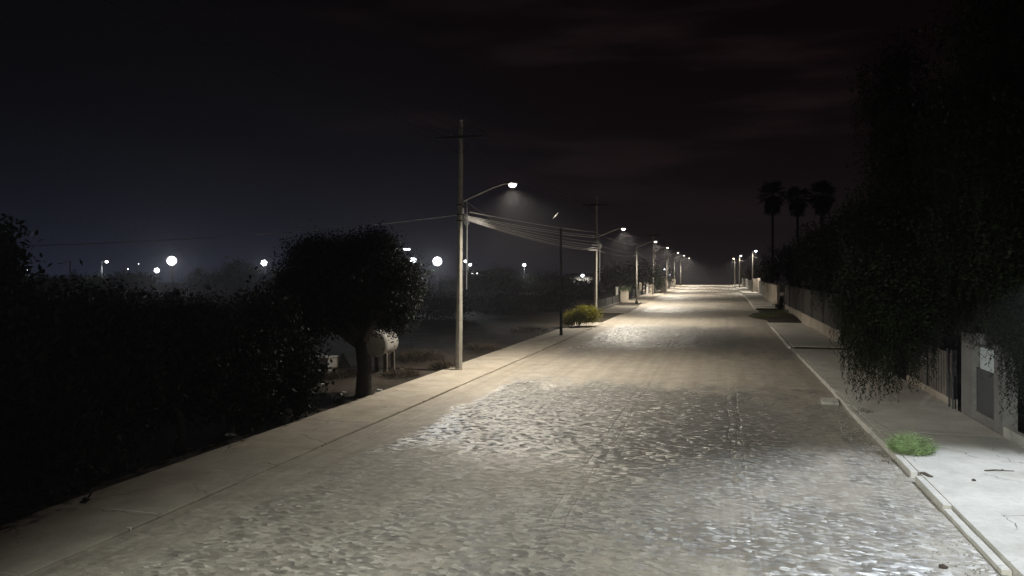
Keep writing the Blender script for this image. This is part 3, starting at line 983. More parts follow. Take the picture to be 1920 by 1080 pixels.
# ------------------------------------------------------------------ shrubs, weeds, brush
def shrub(base, lobes, label, mat, clumps, leaves, leaf, spread, name, cat, group=None):
    root = thing(name, base, label, cat, group)
    mb = MB()
    for _ in range(9):
        l = random.choice(lobes)
        e = Vector(l[0]) + Vector((random.uniform(-.6, .6) * l[1], random.uniform(-.6, .6) * l[2], random.uniform(-.2, .5) * l[3]))
        mb.tube([Vector(base) + Vector((random.uniform(-.08, .08), random.uniform(-.08, .08), -.05)), Vector(base).lerp(e, .5) + Vector((0, 0, .1)), e], [.025, .018, .006], 5)
    mb.build('stems', M['bark'], root)
    quads_object('foliage', crown_quads(lobes, clumps, leaves, leaf, spread, .3), M[mat], root)
    return root


ob = gp(1085, 613)
shrub(ob, [((ob.x + .3, ob.y, 1.0), 1.0, .9, .75, 1), ((ob.x - .75, ob.y - .4, .7), .75, .8, .6, .7), ((ob.x + 1.0, ob.y + .9, 1.05), .8, .8, .7, .7)], 'rounded olive-yellow bush at the foot of the second lit pole', 'leaf_olive', 260, 22, .11, .11, 'olive_bush', 'bush')


def blades(base, n, rad, h, lean, mat, name, label, cat, group=None, wid=.02, kind=None):
    base = Vector(base)
    V = []
    for _ in range(n):
        a = random.uniform(0, 2 * math.pi); r = rad * math.sqrt(random.random())
        p = base + Vector((math.cos(a) * r, math.sin(a) * r, -.01))
        d = Vector((math.cos(a), math.sin(a), 0)) * lean * (r / rad + .2) + Vector((random.gauss(0, .25), random.gauss(0, .25), 1))
        d.normalize()
        hh = h * random.uniform(.45, 1.1) * (1.15 - .5 * (r / rad) ** 2)
        s = Vector((-d.y, d.x, 0)); s = s.normalized() if s.length > .01 else Vector((1, 0, 0))
        m = p + d * hh * .55 + Vector((0, 0, .02)); t = p + d * hh + Vector((math.cos(a), math.sin(a), -.4)) * hh * .2
        V.append([p - s * wid * .5, m - s * wid * .5, t, m + s * wid * .5])
        for _k in range(2):
            q = p + d * hh * random.uniform(.35, .9)
            e = q + Vector((random.gauss(0, 1), random.gauss(0, 1), random.gauss(.3, .6))) * hh * .16
            V.append([q - s * wid * .4, q.lerp(e, .5) - Vector((0, 0, wid * .5)), e, q.lerp(e, .5) + Vector((0, 0, wid * .5))])
    o = quads_object(name, np.array([[tuple(q) for q in v] for v in V]), M[mat], origin=base)
    return tag(o, label, cat, group, kind)


wb = gp(1706, 862)
blades((wb.x + .05, wb.y + .12, .13), 1300, .4, .55, .8, 'weed', 'weed_tuft', 'bright green feathery weed growing in the gap of the right kerb', 'weed', wid=.012)
blades(gp(1668, 868), 40, .14, .16, 1.3, 'dry', 'dry_tuft', 'small dry brown tuft in the gutter below the green weed', 'weed', wid=.012)
blades(gp(1622, 782), 160, .2, .3, 1.0, 'leaf_pepper', 'dark_weed', 'small dark weed on the kerb under the hanging pepper branches', 'weed', wid=.016)
dg = 'dry brush mounds beside the left pavement'
for (px, py, n, rad, h, lb) in [(832, 690, 420, .55, .5, 'dry yellowish brush mound at the foot of the nearest pole'), (785, 676, 700, 1.3, .75, 'wide dry brush mound between the tank and the nearest pole'), (752, 705, 420, .8, .45, 'low dry brush mound right of the large tree trunk'),
                                (640, 706, 360, .8, .4, 'low dry brush mound left of the large tree trunk'), (590, 712, 360, .8, .4, 'dry brush mound before the pale concrete block'), (905, 655, 420, 1.3, .55, 'dry brush mound just right behind the nearest pole'), (990, 622, 420, 1.6, .6, 'dry brush mound left of the dark wooden pole')]:
    blades(gp(px, py), n, rad, h, .9, 'dry', 'dry_bush', lb, 'bush', dg, .025)
# grassy mound narrowing the right pavement
gb = Vector((5.8, 84, gz(84)))
mb = MB(); mb.ball((5.9, 84, gz(84) - .25), 3.4, 9.5, .5, 22, 8, .05, zmin=-.2); tag(mb.build('earth_mound', M['ground'], smooth=True), kind='structure')
for k, (x, y, lb) in enumerate([(4.6, 80, 'dull green grass clump on the mound nearest the road'), (5.8, 84, 'dull green grass clump on the middle of the mound'), (6.5, 90, 'dull green grass clump on the mound nearest the wall')]):
    blades((x, y, gz(y) + .12), 600, 1.9, .35, .5, 'grass_dull', 'grass_clump', lb, 'grass', 'grass clumps on the right-hand mound', .03)
shrub((7.2, 95, gz(95)), [((7.1, 95, gz(95) + .55), .8, .9, .5, 1)], 'dark round bush at the corner of the pale boundary wall', 'leaf_dark', 90, 20, .1, .12, 'bush', 'bush')
pb = Vector((8.45, 18.0, .3))
shrub(pb, [((8.45, 18.0, .75), .35, .8, .35, 1)], 'leafy plant growing in the planter at the right edge', 'leaf_far', 60, 18, .08, .1, 'planter_shrub', 'plant')

# ------------------------------------------------------------------ right-hand frontages
def slab(x0, x1, y0, y1, z0, z1, bev=.012):
    mb = MB(); mb.box(x0, x1, y0, y1, z0, z1, bev); return mb


XF = 7.6
yA0, yA1 = yat(1881, XF), yat(1864, XF)
yB0, yB1 = yat(1824, XF), yat(1803, XF)
cgp = 'square concrete gate columns on the right'
pl = thing('planter', (XF, 15, 0), 'low concrete planter wall along the pavement at the right edge', 'planter')
slab(XF, XF + .16, 9.0, yA0 - .02, -.1, .42).build('planter_wall', M['concrete_pale'], pl)
slab(XF + .17, 9.2, 9.0, yA0 - .02, -.1, .3).build('soil', M['ground'], pl)
bw = thing('building_wall', (9.25, 15, 0), 'grey rendered house wall behind the planter', 'wall')
slab(9.25, 9.5, 9.0, yA0 + .6, -.1, 3.2).build('wall_face', M['plaster_grey'], bw)


def column(x, y0, y1, h, label):
    root = thing('gate_column', (x, (y0 + y1) / 2, 0), label, 'column', cgp)
    slab(x - .01, x + .36, y0, y1, -.1, h).build('shaft', M['plaster_grey'], root)
    slab(x - .05, x + .40, y0 - .04, y1 + .04, h + .002, h + .09, .015).build('cap', M['plaster_grey'], root)
    return root


column(XF, yA0, yA1, 2.55, 'grey square concrete column nearest the planter')
column(XF, yB0, yB1, 2.7, 'grey square concrete column between the pale blue panel and the beige gate')
fp = thing('fence_panel', (XF + .1, (yA1 + yB0) / 2, 0), 'dark fence bay between two columns with a pale blue upper panel', 'fence')
slab(XF + .04, XF + .24, yA1 + .01, yB0 - .01, -.1, .42).build('plinth', M['plaster_grey'], fp)
slab(XF + .10, XF + .16, yA1 + .01, yB0 - .01, .425, 1.72).build('sheet', M['dark_metal'], fp)
slab(XF + .10, XF + .15, yA1 + .06, yB0 - .35, 1.76, 2.42).build('upper_panel', M['panel_blue'], fp)
mb = MB()
mb.box(XF + .09, XF + .17, yA1 + .01, yB0 - .01, 1.722, 1.758, .004); mb.box(XF + .09, XF + .17, yA1 + .01, yB0 - .01, 2.43, 2.5, .004)
mb.build('rails', M['dark_metal'], fp)
gt = thing('metal_gate', (XF + .1, 29, 0), 'wide beige sheet metal gate in two leaves, right of the hanging foliage', 'gate')
yG = [yB1 + 1.3, (yat(1772, XF)), yat(1734, XF), yat(1697, XF)]
slab(XF + .05, XF + .25, yG[0], yG[3], -.1, .36).build('plinth', M['plaster_pale'], gt)
for a, b in ((yG[0] + .1, yG[1] - .1), (yG[1] + .1, yG[2] - .1), (yG[2] + .1, yG[3] - .1)):
    lf = slab(XF + .12, XF + .17, a, b, .37, 1.9).build('leaf', M['gate'], gt)
    mb = MB()
    y = a + .15
    while y < b:
        mb.box(XF + .095, XF + .117, y, y + .05, .4, 1.87, .004); y += .32
    mb.build('ribs', M['gate'], lf)
for y in yG:
    slab(XF + .06, XF + .2, y - .07, y + .07, .362, 2.05).build('post', M['dark_metal'], gt)
rp = thing('railing', (XF - .1, yB1 + .7, 0), 'pair of thin dark upright posts beside the beige gate', 'railing')
for y in (yB1 + .5, yB1 + .9):
    m_ = MB(); m_.tube([(XF - .12, y, .1), (XF - .12, y, 1.35)], .03, 8); m_.build('post', M['dark_metal'], rp)
m_ = MB(); m_.tube([(XF - .12, yB1 + .5, 1.2), (XF - .12, yB1 + .9, 1.2)], .02, 8); m_.build('rail', M['dark_metal'], rp)
# house behind the gate
hs = thing('house', (11.2, 31, 0), 'flat-roofed grey house behind the beige gate', 'house')
slab(11.2, 20, 24.5, 40, -.1, 4.0, .03).build('wall', M['plaster_grey'], hs)
slab(10.8, 20.4, 24.1, 40.4, 4.003, 4.3, .03).build('roof', M['plaster_pale'], hs)
slab(10.5, 11.19, 25.5, 30.5, 2.75, 2.87, .02).build('canopy', M['plaster_grey'], hs)
for y in (26.2, 33.0, 36.5):
    w = slab(11.15, 11.197, y, y + 1.5, 1.1, 2.4, .01).build('window', M['white'], hs)
    slab(11.13, 11.148, y + .07, y + 1.43, 1.17, 2.33, .004).build('pane', M['glass'], w)
dr = slab(11.14, 11.196, 30.8, 31.8, 0, 2.2, .01).build('door', M['dark_metal'], hs)
tkb = wp(1762, 622, 33)
tk = thing('water_tank', (tkb.x, tkb.y, tkb.z - .36), 'dark oval water tank on a stand in front of the grey house', 'tank')
mb = MB(); mb.ball(tkb, .55, .55, .3, 16, 10); mb.build('tank_body', M['dark_metal'], tk, smooth=True)
mb = MB()
for sx, sy in ((-1, -1), (1, -1), (1, 1), (-1, 1)):
    mb.tube([(tkb.x + sx * .35, tkb.y + sy * .35, -.1), (tkb.x + sx * .35, tkb.y + sy * .35, tkb.z - .18)], .04, 6)
mb.build('stand', M['dark_metal'], tk)
# pale post and thin post seen through the foliage
r = thing('gate_post', (7.75, yat(1664, 7.75), 0), 'pale square post seen through the hanging foliage', 'post')
slab(7.65, 7.95, yat(1668, 7.75), yat(1664, 7.75) + .4, -.1, 2.3).build('shaft', M['plaster_pale'], r)
slab(7.62, 7.98, yat(1668, 7.75) - .03, yat(1664, 7.75) + .43, 2.302, 2.38).build('cap', M['plaster_pale'], r)
# low wall and dark upper walls, further up the street
def boundary(y0, y1, hp, ht, label, pm, um, x=7.55, set_back=.12, group='boundary walls along the right pavement', posts=True):
    z = gz((y0 + y1) / 2)
    root = thing('boundary_wall', (x, (y0 + y1) / 2, z), label, 'wall', group)
    slab(x, x + .3, y0, y1, z - .4, z + hp).build('plinth', M[pm], root)
    slab(x + set_back, x + .28, y0 + .02, y1 - .02, z + hp + .002, z + ht).build('upper_wall', M[um], root)
    if posts:
        n = max(1, int((y1 - y0) / 6))
        for i in range(n + 1):
            y = y0 + (y1 - y0 - .5) * i / n
            slab(x + .04, x + .36, y, y + .4, z + hp + .003, z + ht + .12).build('pier', M[um], root)
    return root


boundary(39.5, 50.5, .5, 2.8, 'dark wall with a low plinth, half hidden by the hanging branches', 'plaster_grey', 'plaster_dark')
boundary(52.5, 73.5, .95, 3.2, 'dark wall on a pale plinth, first one past the hanging branches', 'plaster_pale', 'plaster_dark', 7.35)
boundary(75.5, 97.0, .8, 3.1, 'dark wall on a pale plinth beside the grassy mound', 'plaster_pale', 'plaster_dark', 7.6)
boundary(101, 128, .5, 2.7, 'pale boundary wall beyond the grassy mound with a lit end', 'plaster_pale', 'plaster_pale', 7.1, .02)
boundary(130, 157, .5, 2.5, 'grey boundary wall just before the gate pier', 'plaster_grey', 'plaster_grey', 7.6, .02)
boundary(166, 250, .5, 2.4, 'far grey boundary wall past the gate pier, running to the end of the street', 'plaster_grey', 'plaster_grey', 6.9, .02)
zp = gz(163)
gpz = thing('gate_pier', (7.0, 163, zp), 'pale lit gate pier with an uneven stone edge under the right-hand lamp', 'gate pier')
slab(6.55, 7.7, 163.2, 163.7, zp - .3, zp + 2.9, .03).build('panel', M['gate'], gpz)
mb = MB()
for k in range(8):
    mb.box(7.72 + random.uniform(-.04, .03), 8.25 + random.uniform(-.06, .06), 162.9, 163.6, zp + .38 * k - .3 * (k == 0), zp + .38 * k + .37, .06, 0, .02)
mb.build('stone_pier', M['plaster_pale'], gpz)

# ------------------------------------------------------------------ left-hand frontages
lgx = -13.9
def wallpiece(name, px0, px1, py_base, h, label, mat, cat, group=None, thick=.3, cap=True, parts='wall_face'):
    a, b = gp(px0, py_base), gp(px1, py_base)
    y = (a.y + b.y) / 2; z = gz(y)
    root = thing(name, ((a.x + b.x) / 2, y, z), label, cat, group)
    slab(a.x, b.x, y, y + thick, z - .3, z + h).build(parts, M[mat], root)
    if cap: slab(a.x - .06, b.x + .06, y - .05, y + thick + .05, z + h + .002, z + h + .1).build('cap', M[mat], root)
    return root


gl = 'gate piers along the far left frontage'
wallpiece('gate_pier', 1154.5, 1158.5, 567, 2.2, 'slim white gate pier left of the arched pale gate', 'white', 'gate pier', gl)
wallpiece('gate_wall', 1163, 1178.5, 566, 1.75, 'pale gate wall with creeper on top, left of the plain round street light', 'plaster_pale', 'wall', None)
c = gp(1170, 566)
shrub((c.x, c.y + .3, 0), [((c.x, c.y + .2, 2.2), 1.1, .3, .35, 1)], 'creeper growing over the top of the pale gate wall', 'leaf_far', 60, 18, .14, .14, 'creeper', 'plant')
wallpiece('gate_pier', 1211.5, 1216, 552, 2.1, 'white gate pier left of the pole with pale pillars at its foot', 'white', 'gate pier', gl)
wallpiece('gate_wall', 1217.5, 1224, 552, 1.9, 'short pale wall between the gate pier and the lit pole', 'plaster_pale', 'wall', None)
wallpiece('house', 1237.5, 1247, 548, 3.2, 'tall pale house front beside the far left tree', 'plaster_pale', 'house', None, 6)
wallpiece('gate_pier', 1252.5, 1256.5, 541, 3.0, 'white gate pier carrying the globe lamp', 'white', 'gate pier', gl)
c = gp(1255, 541)
gl_ = thing('globe_lamp', (c.x, c.y, gz(c.y) + 3.1), 'white globe lamp on top of the far left gate pier', 'lamp')
mb = MB(); mb.tube([(c.x, c.y + .15, gz(c.y) + 3.1), (c.x, c.y + .15, gz(c.y) + 3.3)], .05, 8); mb.build('lamp_stem', M['galv'], gl_)
mb = MB(); mb.ball((c.x, c.y + .15, gz(c.y) + 3.55), .3, .3, .3, 14, 10); mb.build('globe', M['lens_cool'], gl_, smooth=True)
bl = 'dark boundary walls along the far left frontage'
for (y0, y1, h, lb) in [(88, 108, 1.2, 'low dark wall leading to the pale gate wall'), (114, 138, 2.2, 'dark left boundary wall under the round street tree'), (146, 172, 2.3, 'dark left boundary wall past the pale pillars'), (196, 250, 2.2, 'farthest left boundary wall, past the globe lamp')]:
    boundary(y0, y1, .3, h, lb, 'plaster_grey', 'plaster_dark' if y0 < 140 else 'plaster_pale', -14.4, .02, bl)
r = thing('meter_box', (-10.95, 106.4, gz(106) + 0), 'pale meter box on a post right beside the plain round street light', 'box')
slab(-11.02, -10.74, 106.3, 106.6, gz(106) + 1.9, gz(106) + 3.0, .02).build('box_body', M['plaster_pale'], r)
m_ = MB(); m_.tube([(-10.88, 106.45, gz(106) - .1), (-10.88, 106.45, gz(106) + 1.9)], .03, 6); m_.build('post', M['galv'], r)
pch = thing('porch_lamp', wp(1246, 505, 188), 'small white porch lamp glowing above the tall pale house front', 'lamp')
q = Vector(pch.location)
mb = MB(); mb.ball(q, .16, .16, .14, 10, 8); mb.build('globe', M['lens_cool'], pch, smooth=True)
mb = MB(); mb.tube([q + Vector((0, .12, .05)), q + Vector((0, .5, .12))], .03, 6); mb.build('bracket', M['galv'], pch)

# ------------------------------------------------------------------ things in the field at the left
tkp = gp(716, 688)
tkc = wp(702, 645, 34.3)
tt = thing('gas_tank', (tkc.x, tkc.y + .5, 0), 'white horizontal cylindrical tank on legs behind the large dark tree', 'tank')
mb = MB()
R_ = .63
rings = []
for (yy, rr) in [(0, .02), (.0, R_ * .5), (.03, R_ * .86), (.09, R_ * .97), (.16, R_), (1.25, R_), (1.32, R_ * .97), (1.38, R_ * .86), (1.41, R_ * .5), (1.41, .02)]:
    rings.append([(tkc.x + rr * math.cos(2 * math.pi * j / 36), tkc.y + yy, tkc.z + rr * math.sin(2 * math.pi * j / 36)) for j in range(36)])
mb.loft(rings); mb.build('tank_body', M['tank'], tt)
for yy in (.3, 1.1):
    for sx in (-1, 1):
        slab(tkc.x + sx * .42 - .09, tkc.x + sx * .42 + .09, tkc.y + yy - .06, tkc.y + yy + .06, -.1, tkc.z - .45, .01).build('leg', M['gate'], tt)
cb = gp(604, 702)
r = thing('concrete_block', cb, 'pale concrete utility box standing in the brush left of the tank', 'box')
slab(cb.x - .55, cb.x + .3, cb.y, cb.y + .9, -.1, .72, .02).build('body', M['tank'], r)
slab(cb.x - .6, cb.x + .34, cb.y - .04, cb.y + .94, .722, .78, .015).build('lid', M['tank'], r)
lb0 = gp(641, 688)
mb = MB(); mb.loft([[(lb0.x - .22, lb0.y, 0), (lb0.x + .3, lb0.y, 0), (lb0.x - .1, lb0.y + .15, .68)], [(lb0.x - .16, lb0.y + .2, 0), (lb0.x + .36, lb0.y + .25, 0), (lb0.x - .06, lb0.y + .25, .66)]])
tag(mb.build('stone_slab', M['tank'], origin=lb0), 'pale three-cornered stone slab leaning between the box and the tank', 'slab')


def litter(px, py, s, label, name='litter', mat='paper'):
    p = gp(px, py)
    on = .1 if -12.75 < p.x < -10.4 else 0
    mb = MB()
    for k in range(3):
        rings = []
        o = Vector((random.uniform(-.4, .4) * s, random.uniform(-.4, .4) * s, 0))
        for t in (0, .5, 1):
            rings.append([(p.x + o.x + (t - .5) * s * 1.2 + random.uniform(-.2, .2) * s, p.y + o.y + math.cos(a) * s * .4 * random.uniform(.6, 1.2), on + .02 + s * .28 + math.sin(a) * s * .25 * random.uniform(.6, 1.3)) for a in (0, 1.25, 2.5, 3.8, 5.0)])
        mb.loft(rings)
    return tag(mb.build(name, M[mat], origin=(p.x, p.y, on)), label, 'litter', 'scraps of litter left of the pavement')


litter(432, 819, .16, 'white crumpled scrap of litter at the foot of the dark pavement trees')
litter(610, 724, .17, 'small pale scrap of litter before the concrete box')
litter(636, 742, .16, 'pale scrap of litter just left of the large tree trunk')
litter(645, 738, .1, 'tiny pale scrap of litter against the large tree trunk')
litter(711, 734, .13, 'white scrap of litter just right of the large tree trunk')
litter(706, 738, .09, 'tiny white scrap of litter at the right of the large tree trunk')
litter(1588, 690, .1, 'small white scrap of litter on the right pavement under the branches')
# twig and stones on the right pavement, dark block put in for the dark kerb gap
a, b = gp(1846, 897), gp(1902, 898)
mb = MB()
mb.tube([(a.x, a.y, .18), (a.x * .6 + b.x * .4, a.y * .6 + b.y * .4 + .03, .19), (b.x, b.y, .18)], [.012, .016, .007], 6)
mb.tube([(a.x * .5 + b.x * .5, a.y * .5 + b.y * .5, .19), (a.x * .3 + b.x * .7, a.y * .3 + b.y * .7 + .1, .2)], [.009, .004], 5)
tag(mb.build('twig', M['twig'], origin=(a.x, a.y, .13)), 'thin dark twig lying on the bright right pavement', 'twig')
p_ = gp(1826, 916)
mb = MB(); mb.ball((p_.x, p_.y, .185), .045, .035, .03, 8, 6, .2)
tag(mb.build('clod', M['twig'], origin=(p_.x, p_.y, .13)), 'small dark clod on the bright pavement below the twig', 'clod')
p_ = gp(1737, 905)
mb = MB(); mb.box(p_.x - .05, p_.x + .06, p_.y - .16, p_.y + .2, .14, .188, .01, .25, .02)
tag(mb.build('kerb_gap_patch', M['twig'], origin=(p_.x, p_.y, .12)), 'dark patch standing for the broken gap in the kerb below the green weed', 'stone')
p_ = gp(1556, 755)
mb = MB(); mb.box(p_.x - .3, p_.x + .3, p_.y - .55, p_.y + .5, -.02, .1, .03, -.1, .03)
tag(mb.build('concrete_chunk', M['concrete_pale'], origin=p_), 'loose concrete ramp piece in the gutter under the hanging branches', 'stone')
p_ = gp(1768, 1066)
mb = MB(); mb.ball((p_.x, p_.y, .03), .07, .05, .035, 8, 6, .25)
tag(mb.build('dark_stone', M['twig'], origin=(p_.x, p_.y, 0)), 'dark stone on the cobbles at the bottom right', 'stone')
pv = gp(1450, 622)
n = 260
pts = np.stack([rng.normal(6.0, .5, n), rng.normal(11.9, .5, n), np.full(n, .18) + rng.random(n) * .015], 1)
tag(quads_object('fallen_leaves', leaf_quads(pts, np.stack([rng.normal(size=n), rng.normal(size=n), rng.normal(size=n) * .15], 1), .06, .02), M['twig']), kind='stuff')

# ------------------------------------------------------------------ far lights across the field
AZ = Vector((0, 0, CAM_H))


def floodlight(px, py, d, size, label, power, group='floodlights beyond the field', mat='lens_flood', heads=7, aim=None, half=16):
    c = wp(px, py, d); f = foot(px, d)
    root = thing('floodlight', f, label, 'floodlight', group)
    mb = MB(); mb.tube([f + Vector((0, 0, -.2)), (c.x, c.y + .35, c.z + size * .3)], [.13, .08], 8); mb.build('mast', M['galv'], root)
    dirv = (AZ - Vector(c)).normalized(); side = Vector((0, 0, 1)).cross(dirv).normalized(); up = dirv.cross(side)
    pos = [(0, 0)] + [(math.cos(k * math.pi / 3 + .3), math.sin(k * math.pi / 3 + .3)) for k in range(6)]
    if heads == 19: pos += [(2 * math.cos(k * math.pi / 6), 2 * math.sin(k * math.pi / 6)) for k in range(12)]
    hr = size / 2.75 if heads == 7 else size / 4.5
    for (a, b) in pos:
        p = Vector(c) + (side * a + up * b) * hr * 1.75
        h = MB(); h.tube([p - dirv * .28, p - dirv * .12, p - dirv * .01], [hr * .4, hr * .85, hr], 12)
        hd = h.build('lamp_head', M['galv'], root)
        l = MB(); l.tube([p, p + dirv * .03, p + dirv * hr * .35], [hr * .96, hr * .93, hr * .3], 14)
        l.build('lens', M[mat], hd)
    if heads > 1:
        k = MB(); k.tube([Vector(c) - side * size - dirv * .2, Vector(c) + side * size - dirv * .2], .04, 6); k.build('bracket', M['galv'], root)
    if power:
        spot(root, Vector(c) + dirv * (hr * .5 + .1), power, (.92, .96, 1), half, .6, aim if aim else (dirv + Vector((0, 0, -.1))), .3)
    return root


floodlight(820, 490, 110, .7, 'brightest floodlight just left of the nearest pole', 7500, heads=19)
floodlight(775, 488, 118, .52, 'floodlight at the right edge of the large dark tree crown', 2600)
floodlight(322, 489, 110, .7, 'brightest floodlight at the left, upper one of the close pair', 7500, heads=19)
floodlight(294, 507, 125, .46, 'lower smaller floodlight of the close pair at the left', 2000)
floodlight(495, 493, 116, .5, 'medium floodlight above the dark far trees, left of the large tree', 2600)
floodlight(669, 493, 112, .5, 'floodlight shining through the leaves of the large dark tree', 2600)


def small_lamp(px, py, d, r, label, arm=0.0, mat='lens_white', power=0, aim=(0, 0, -1), grp='small pole lamps beyond the field'):
    c = wp(px, py, d)
    f = foot(px - arm / d * F, d)
    root = thing('pole_lamp', f, label, 'street light', grp)
    mb = MB(); mb.tube([f + Vector((0, 0, -.2)), (f.x, f.y, c.z + .1)], [.09, .06], 8); mb.build('pole_shaft', M['galv'], root)
    if abs(arm) > .01:
        mb = MB(); mb.tube([(f.x, f.y, c.z), (f.x * .4 + c.x * .6, f.y * .4 + c.y * .6, c.z + .25), (c.x, c.y, c.z + .22)], .035, 6); mb.build('lamp_arm', M['galv'], root)
    mb = MB(); mb.box(c.x - r * 1.3, c.x + r * 1.3, c.y - r, c.y + r, c.z + r * .75, c.z + r * 1.3, .03); hd = mb.build('lamp_head', M['galv'], root)
    mb = MB(); mb.ball(c, r, r, r * .8, 12, 8)
    mb.build('lens', M[mat], hd, smooth=True)
    if power: spot(root, Vector(c) + Vector((0, 0, -r - .1)), power, (.9, .95, 1), 70, .6, aim, .15)
    return root


small_lamp(200, 491, 130, .26, 'small pole lamp on a short arm, third light from the left edge', .85, power=900)
small_lamp(50, 507, 130, .24, 'lowest small lamp near the left edge of the photo', .3, power=200)
small_lamp(873, 490, 140, .32, 'upper one of two small lamps just right of the nearest pole', -.3, power=400)
small_lamp(881.5, 496.5, 143, .3, 'lower one of two small lamps just right of the nearest pole', .4, power=400)
small_lamp(983, 497, 150, .36, 'lone starry lamp between the nearest pole and the dark wooden pole', 0, power=2600)
small_lamp(240, 504.5, 160, .1, 'faint tiny lamp left of the twin floodlights', .2)
small_lamp(260, 495, 160, .08, 'faintest tiny lamp high between the small pole lamp and the twin floodlights', .2)
# the bent unlit street light, near left
f = foot(131.5, 118)
r = thing('street_light', f, 'unlit pale street light with its arm bent to the left, near the left edge', 'street light')
ztop = wp(131, 490, 118).z
mb = MB(); mb.tube([f, (f.x, f.y, ztop)], [.12, .09], 8); mb.build('pole_shaft', M['white'], r)
e2 = wp(114, 494, 118)
mb = MB(); mb.tube([(f.x, f.y, ztop - .05), (f.x * .5 + e2.x * .5, f.y * .5 + e2.y * .5, ztop - .1), e2], .05, 6); mb.build('lamp_arm', M['white'], r)
mb = MB(); mb.box(e2.x - .5, e2.x + .2, e2.y - .12, e2.y + .12, e2.z - .08, e2.z + .06, .03); mb.build('lamp_head', M['white'], r)
# row of lamps on a bar behind the crown of the big tree
c0 = wp(745, 468, 125); f = foot(748, 125)
r = thing('floodlight_mast', f, 'mast with a row of small bright lamps behind the top of the large tree', 'floodlight')
mb = MB(); mb.tube([f, (f.x, f.y, c0.z)], [.14, .09], 8); mb.build('mast', M['galv'], r)
pL, pR = wp(722, 466, 125), wp(770, 469, 125)
mb = MB(); mb.tube([pL, pR], .05, 6); mb.build('crossbar', M['galv'], r)
for px, s in ((724, .22), (741, .26), (745, .2), (759, .24), (763, .28), (767, .24)):
    q = wp(px, 467.5, 125)
    h = MB(); h.box(q.x - s, q.x + s, q.y - .1, q.y + .12, q.z - s * .6, q.z + s * .7, .03); hd = h.build('lamp_head', M['galv'], r)
    l = MB(); l.box(q.x - s * .9, q.x + s * .9, q.y - .14, q.y - .103, q.z - s * .5, q.z + s * .6, .01); l.build('lens', M['lens_white'], hd)
# twin lamps on a shed roof
q0 = wp(891, 512.5, 150); f = foot(891, 150)
r = thing('shed', f, 'dark shed with two bright wall lamps right of the nearest pole', 'shed')
slab(f.x - 2.6, f.x + 2.6, f.y, f.y + 4, f.z - .2, q0.z + .5, .03).build('wall', M['plaster_dark'], r)
slab(f.x - 2.9, f.x + 2.9, f.y - .3, f.y + 4.3, q0.z + .503, q0.z + .65, .02).build('roof', M['plaster_grey'], r)
for px in (887, 896):
    q = wp(px, 512.5, 150)
    l = MB(); l.ball((q.x, f.y - .2, q.z), .24, .16, .16, 10, 8); l.build('wall_lamp', M['lens_white'], r, smooth=True)
# pale low garden wall and the pale house behind it
gw = 'pale low garden walls across the field'
for (p0, p1, lb) in ((918, 980, 'pale low garden wall under the lone starry lamp'), (1021, 1098, 'pale low garden wall behind the dark wooden pole')):
    a, b = gp(p0, 554), gp(p1, 554)
    root = thing('garden_wall', (a.lerp(b, .5)), lb, 'wall', gw)
    ang = math.atan2(b.y - a.y, b.x - a.x); ln = (b - a).length; m = a.lerp(b, .5)
    mb = MB(); mb.box(m.x - ln / 2, m.x + ln / 2, m.y - .12, m.y + .12, m.z - .3, m.z + .75, .02, ang); mb.build('wall_face', M['white'], root)
    mb = MB()
    k = int(ln / 2.2)
    for i in range(k + 1):
        q = a.lerp(b, i / k)
        mb.box(q.x - .18, q.x + .18, q.y - .2, q.y + .2, m.z - .3, m.z + .95, .02, ang)
    mb.build('piers', M['white'], root)
hb = foot(1088, 158)
r = thing('house', hb, 'pale far house with a bright eave lamp, left of the second lit pole', 'house')
zt = wp(1088, 516, 158).z
slab(hb.x - 4.2, hb.x + 4.2, hb.y + 2.2, hb.y + 8, hb.z - .3, zt - .3, .03).build('wall', M['plaster_pale'], r)
mb = MB()
mb.loft([[(hb.x - 4.7, hb.y + 1.6, zt - .28), (hb.x + 4.7, hb.y + 1.6, zt - .28), (hb.x + 4.7, hb.y + 8.4, zt - .28), (hb.x - 4.7, hb.y + 8.4, zt - .28)],
         [(hb.x - 2.5, hb.y + 4.6, zt + .5), (hb.x + 2.5, hb.y + 4.6, zt + .5), (hb.x + 2.5, hb.y + 5.4, zt + .5), (hb.x - 2.5, hb.y + 5.4, zt + .5)]])
mb.build('roof', M['plaster_grey'], r)
for dx in (-2.8, -.6, 1.8):
    w = slab(hb.x + dx, hb.x + dx + 1.1, hb.y + 2.15, hb.y + 2.197, hb.z + 1.2, hb.z + 2.3, .005).build('window', M['white'], r)
    slab(hb.x + dx + .07, hb.x + dx + 1.03, hb.y + 2.13, hb.y + 2.147, hb.z + 1.27, hb.z + 2.23, .004).build('pane', M['glass'], w)
q = wp(1090.5, 517, 158)
l = MB(); l.ball((q.x, hb.y + 1.3, q.z), .38, .3, .32, 12, 8); l.build('eave_lamp', M['lens_white'], r, smooth=True)
spot(r, (q.x, hb.y + .9, q.z - .2), 700, (.9, .96, 1), 80, .6, (0, .3, -1), .15)
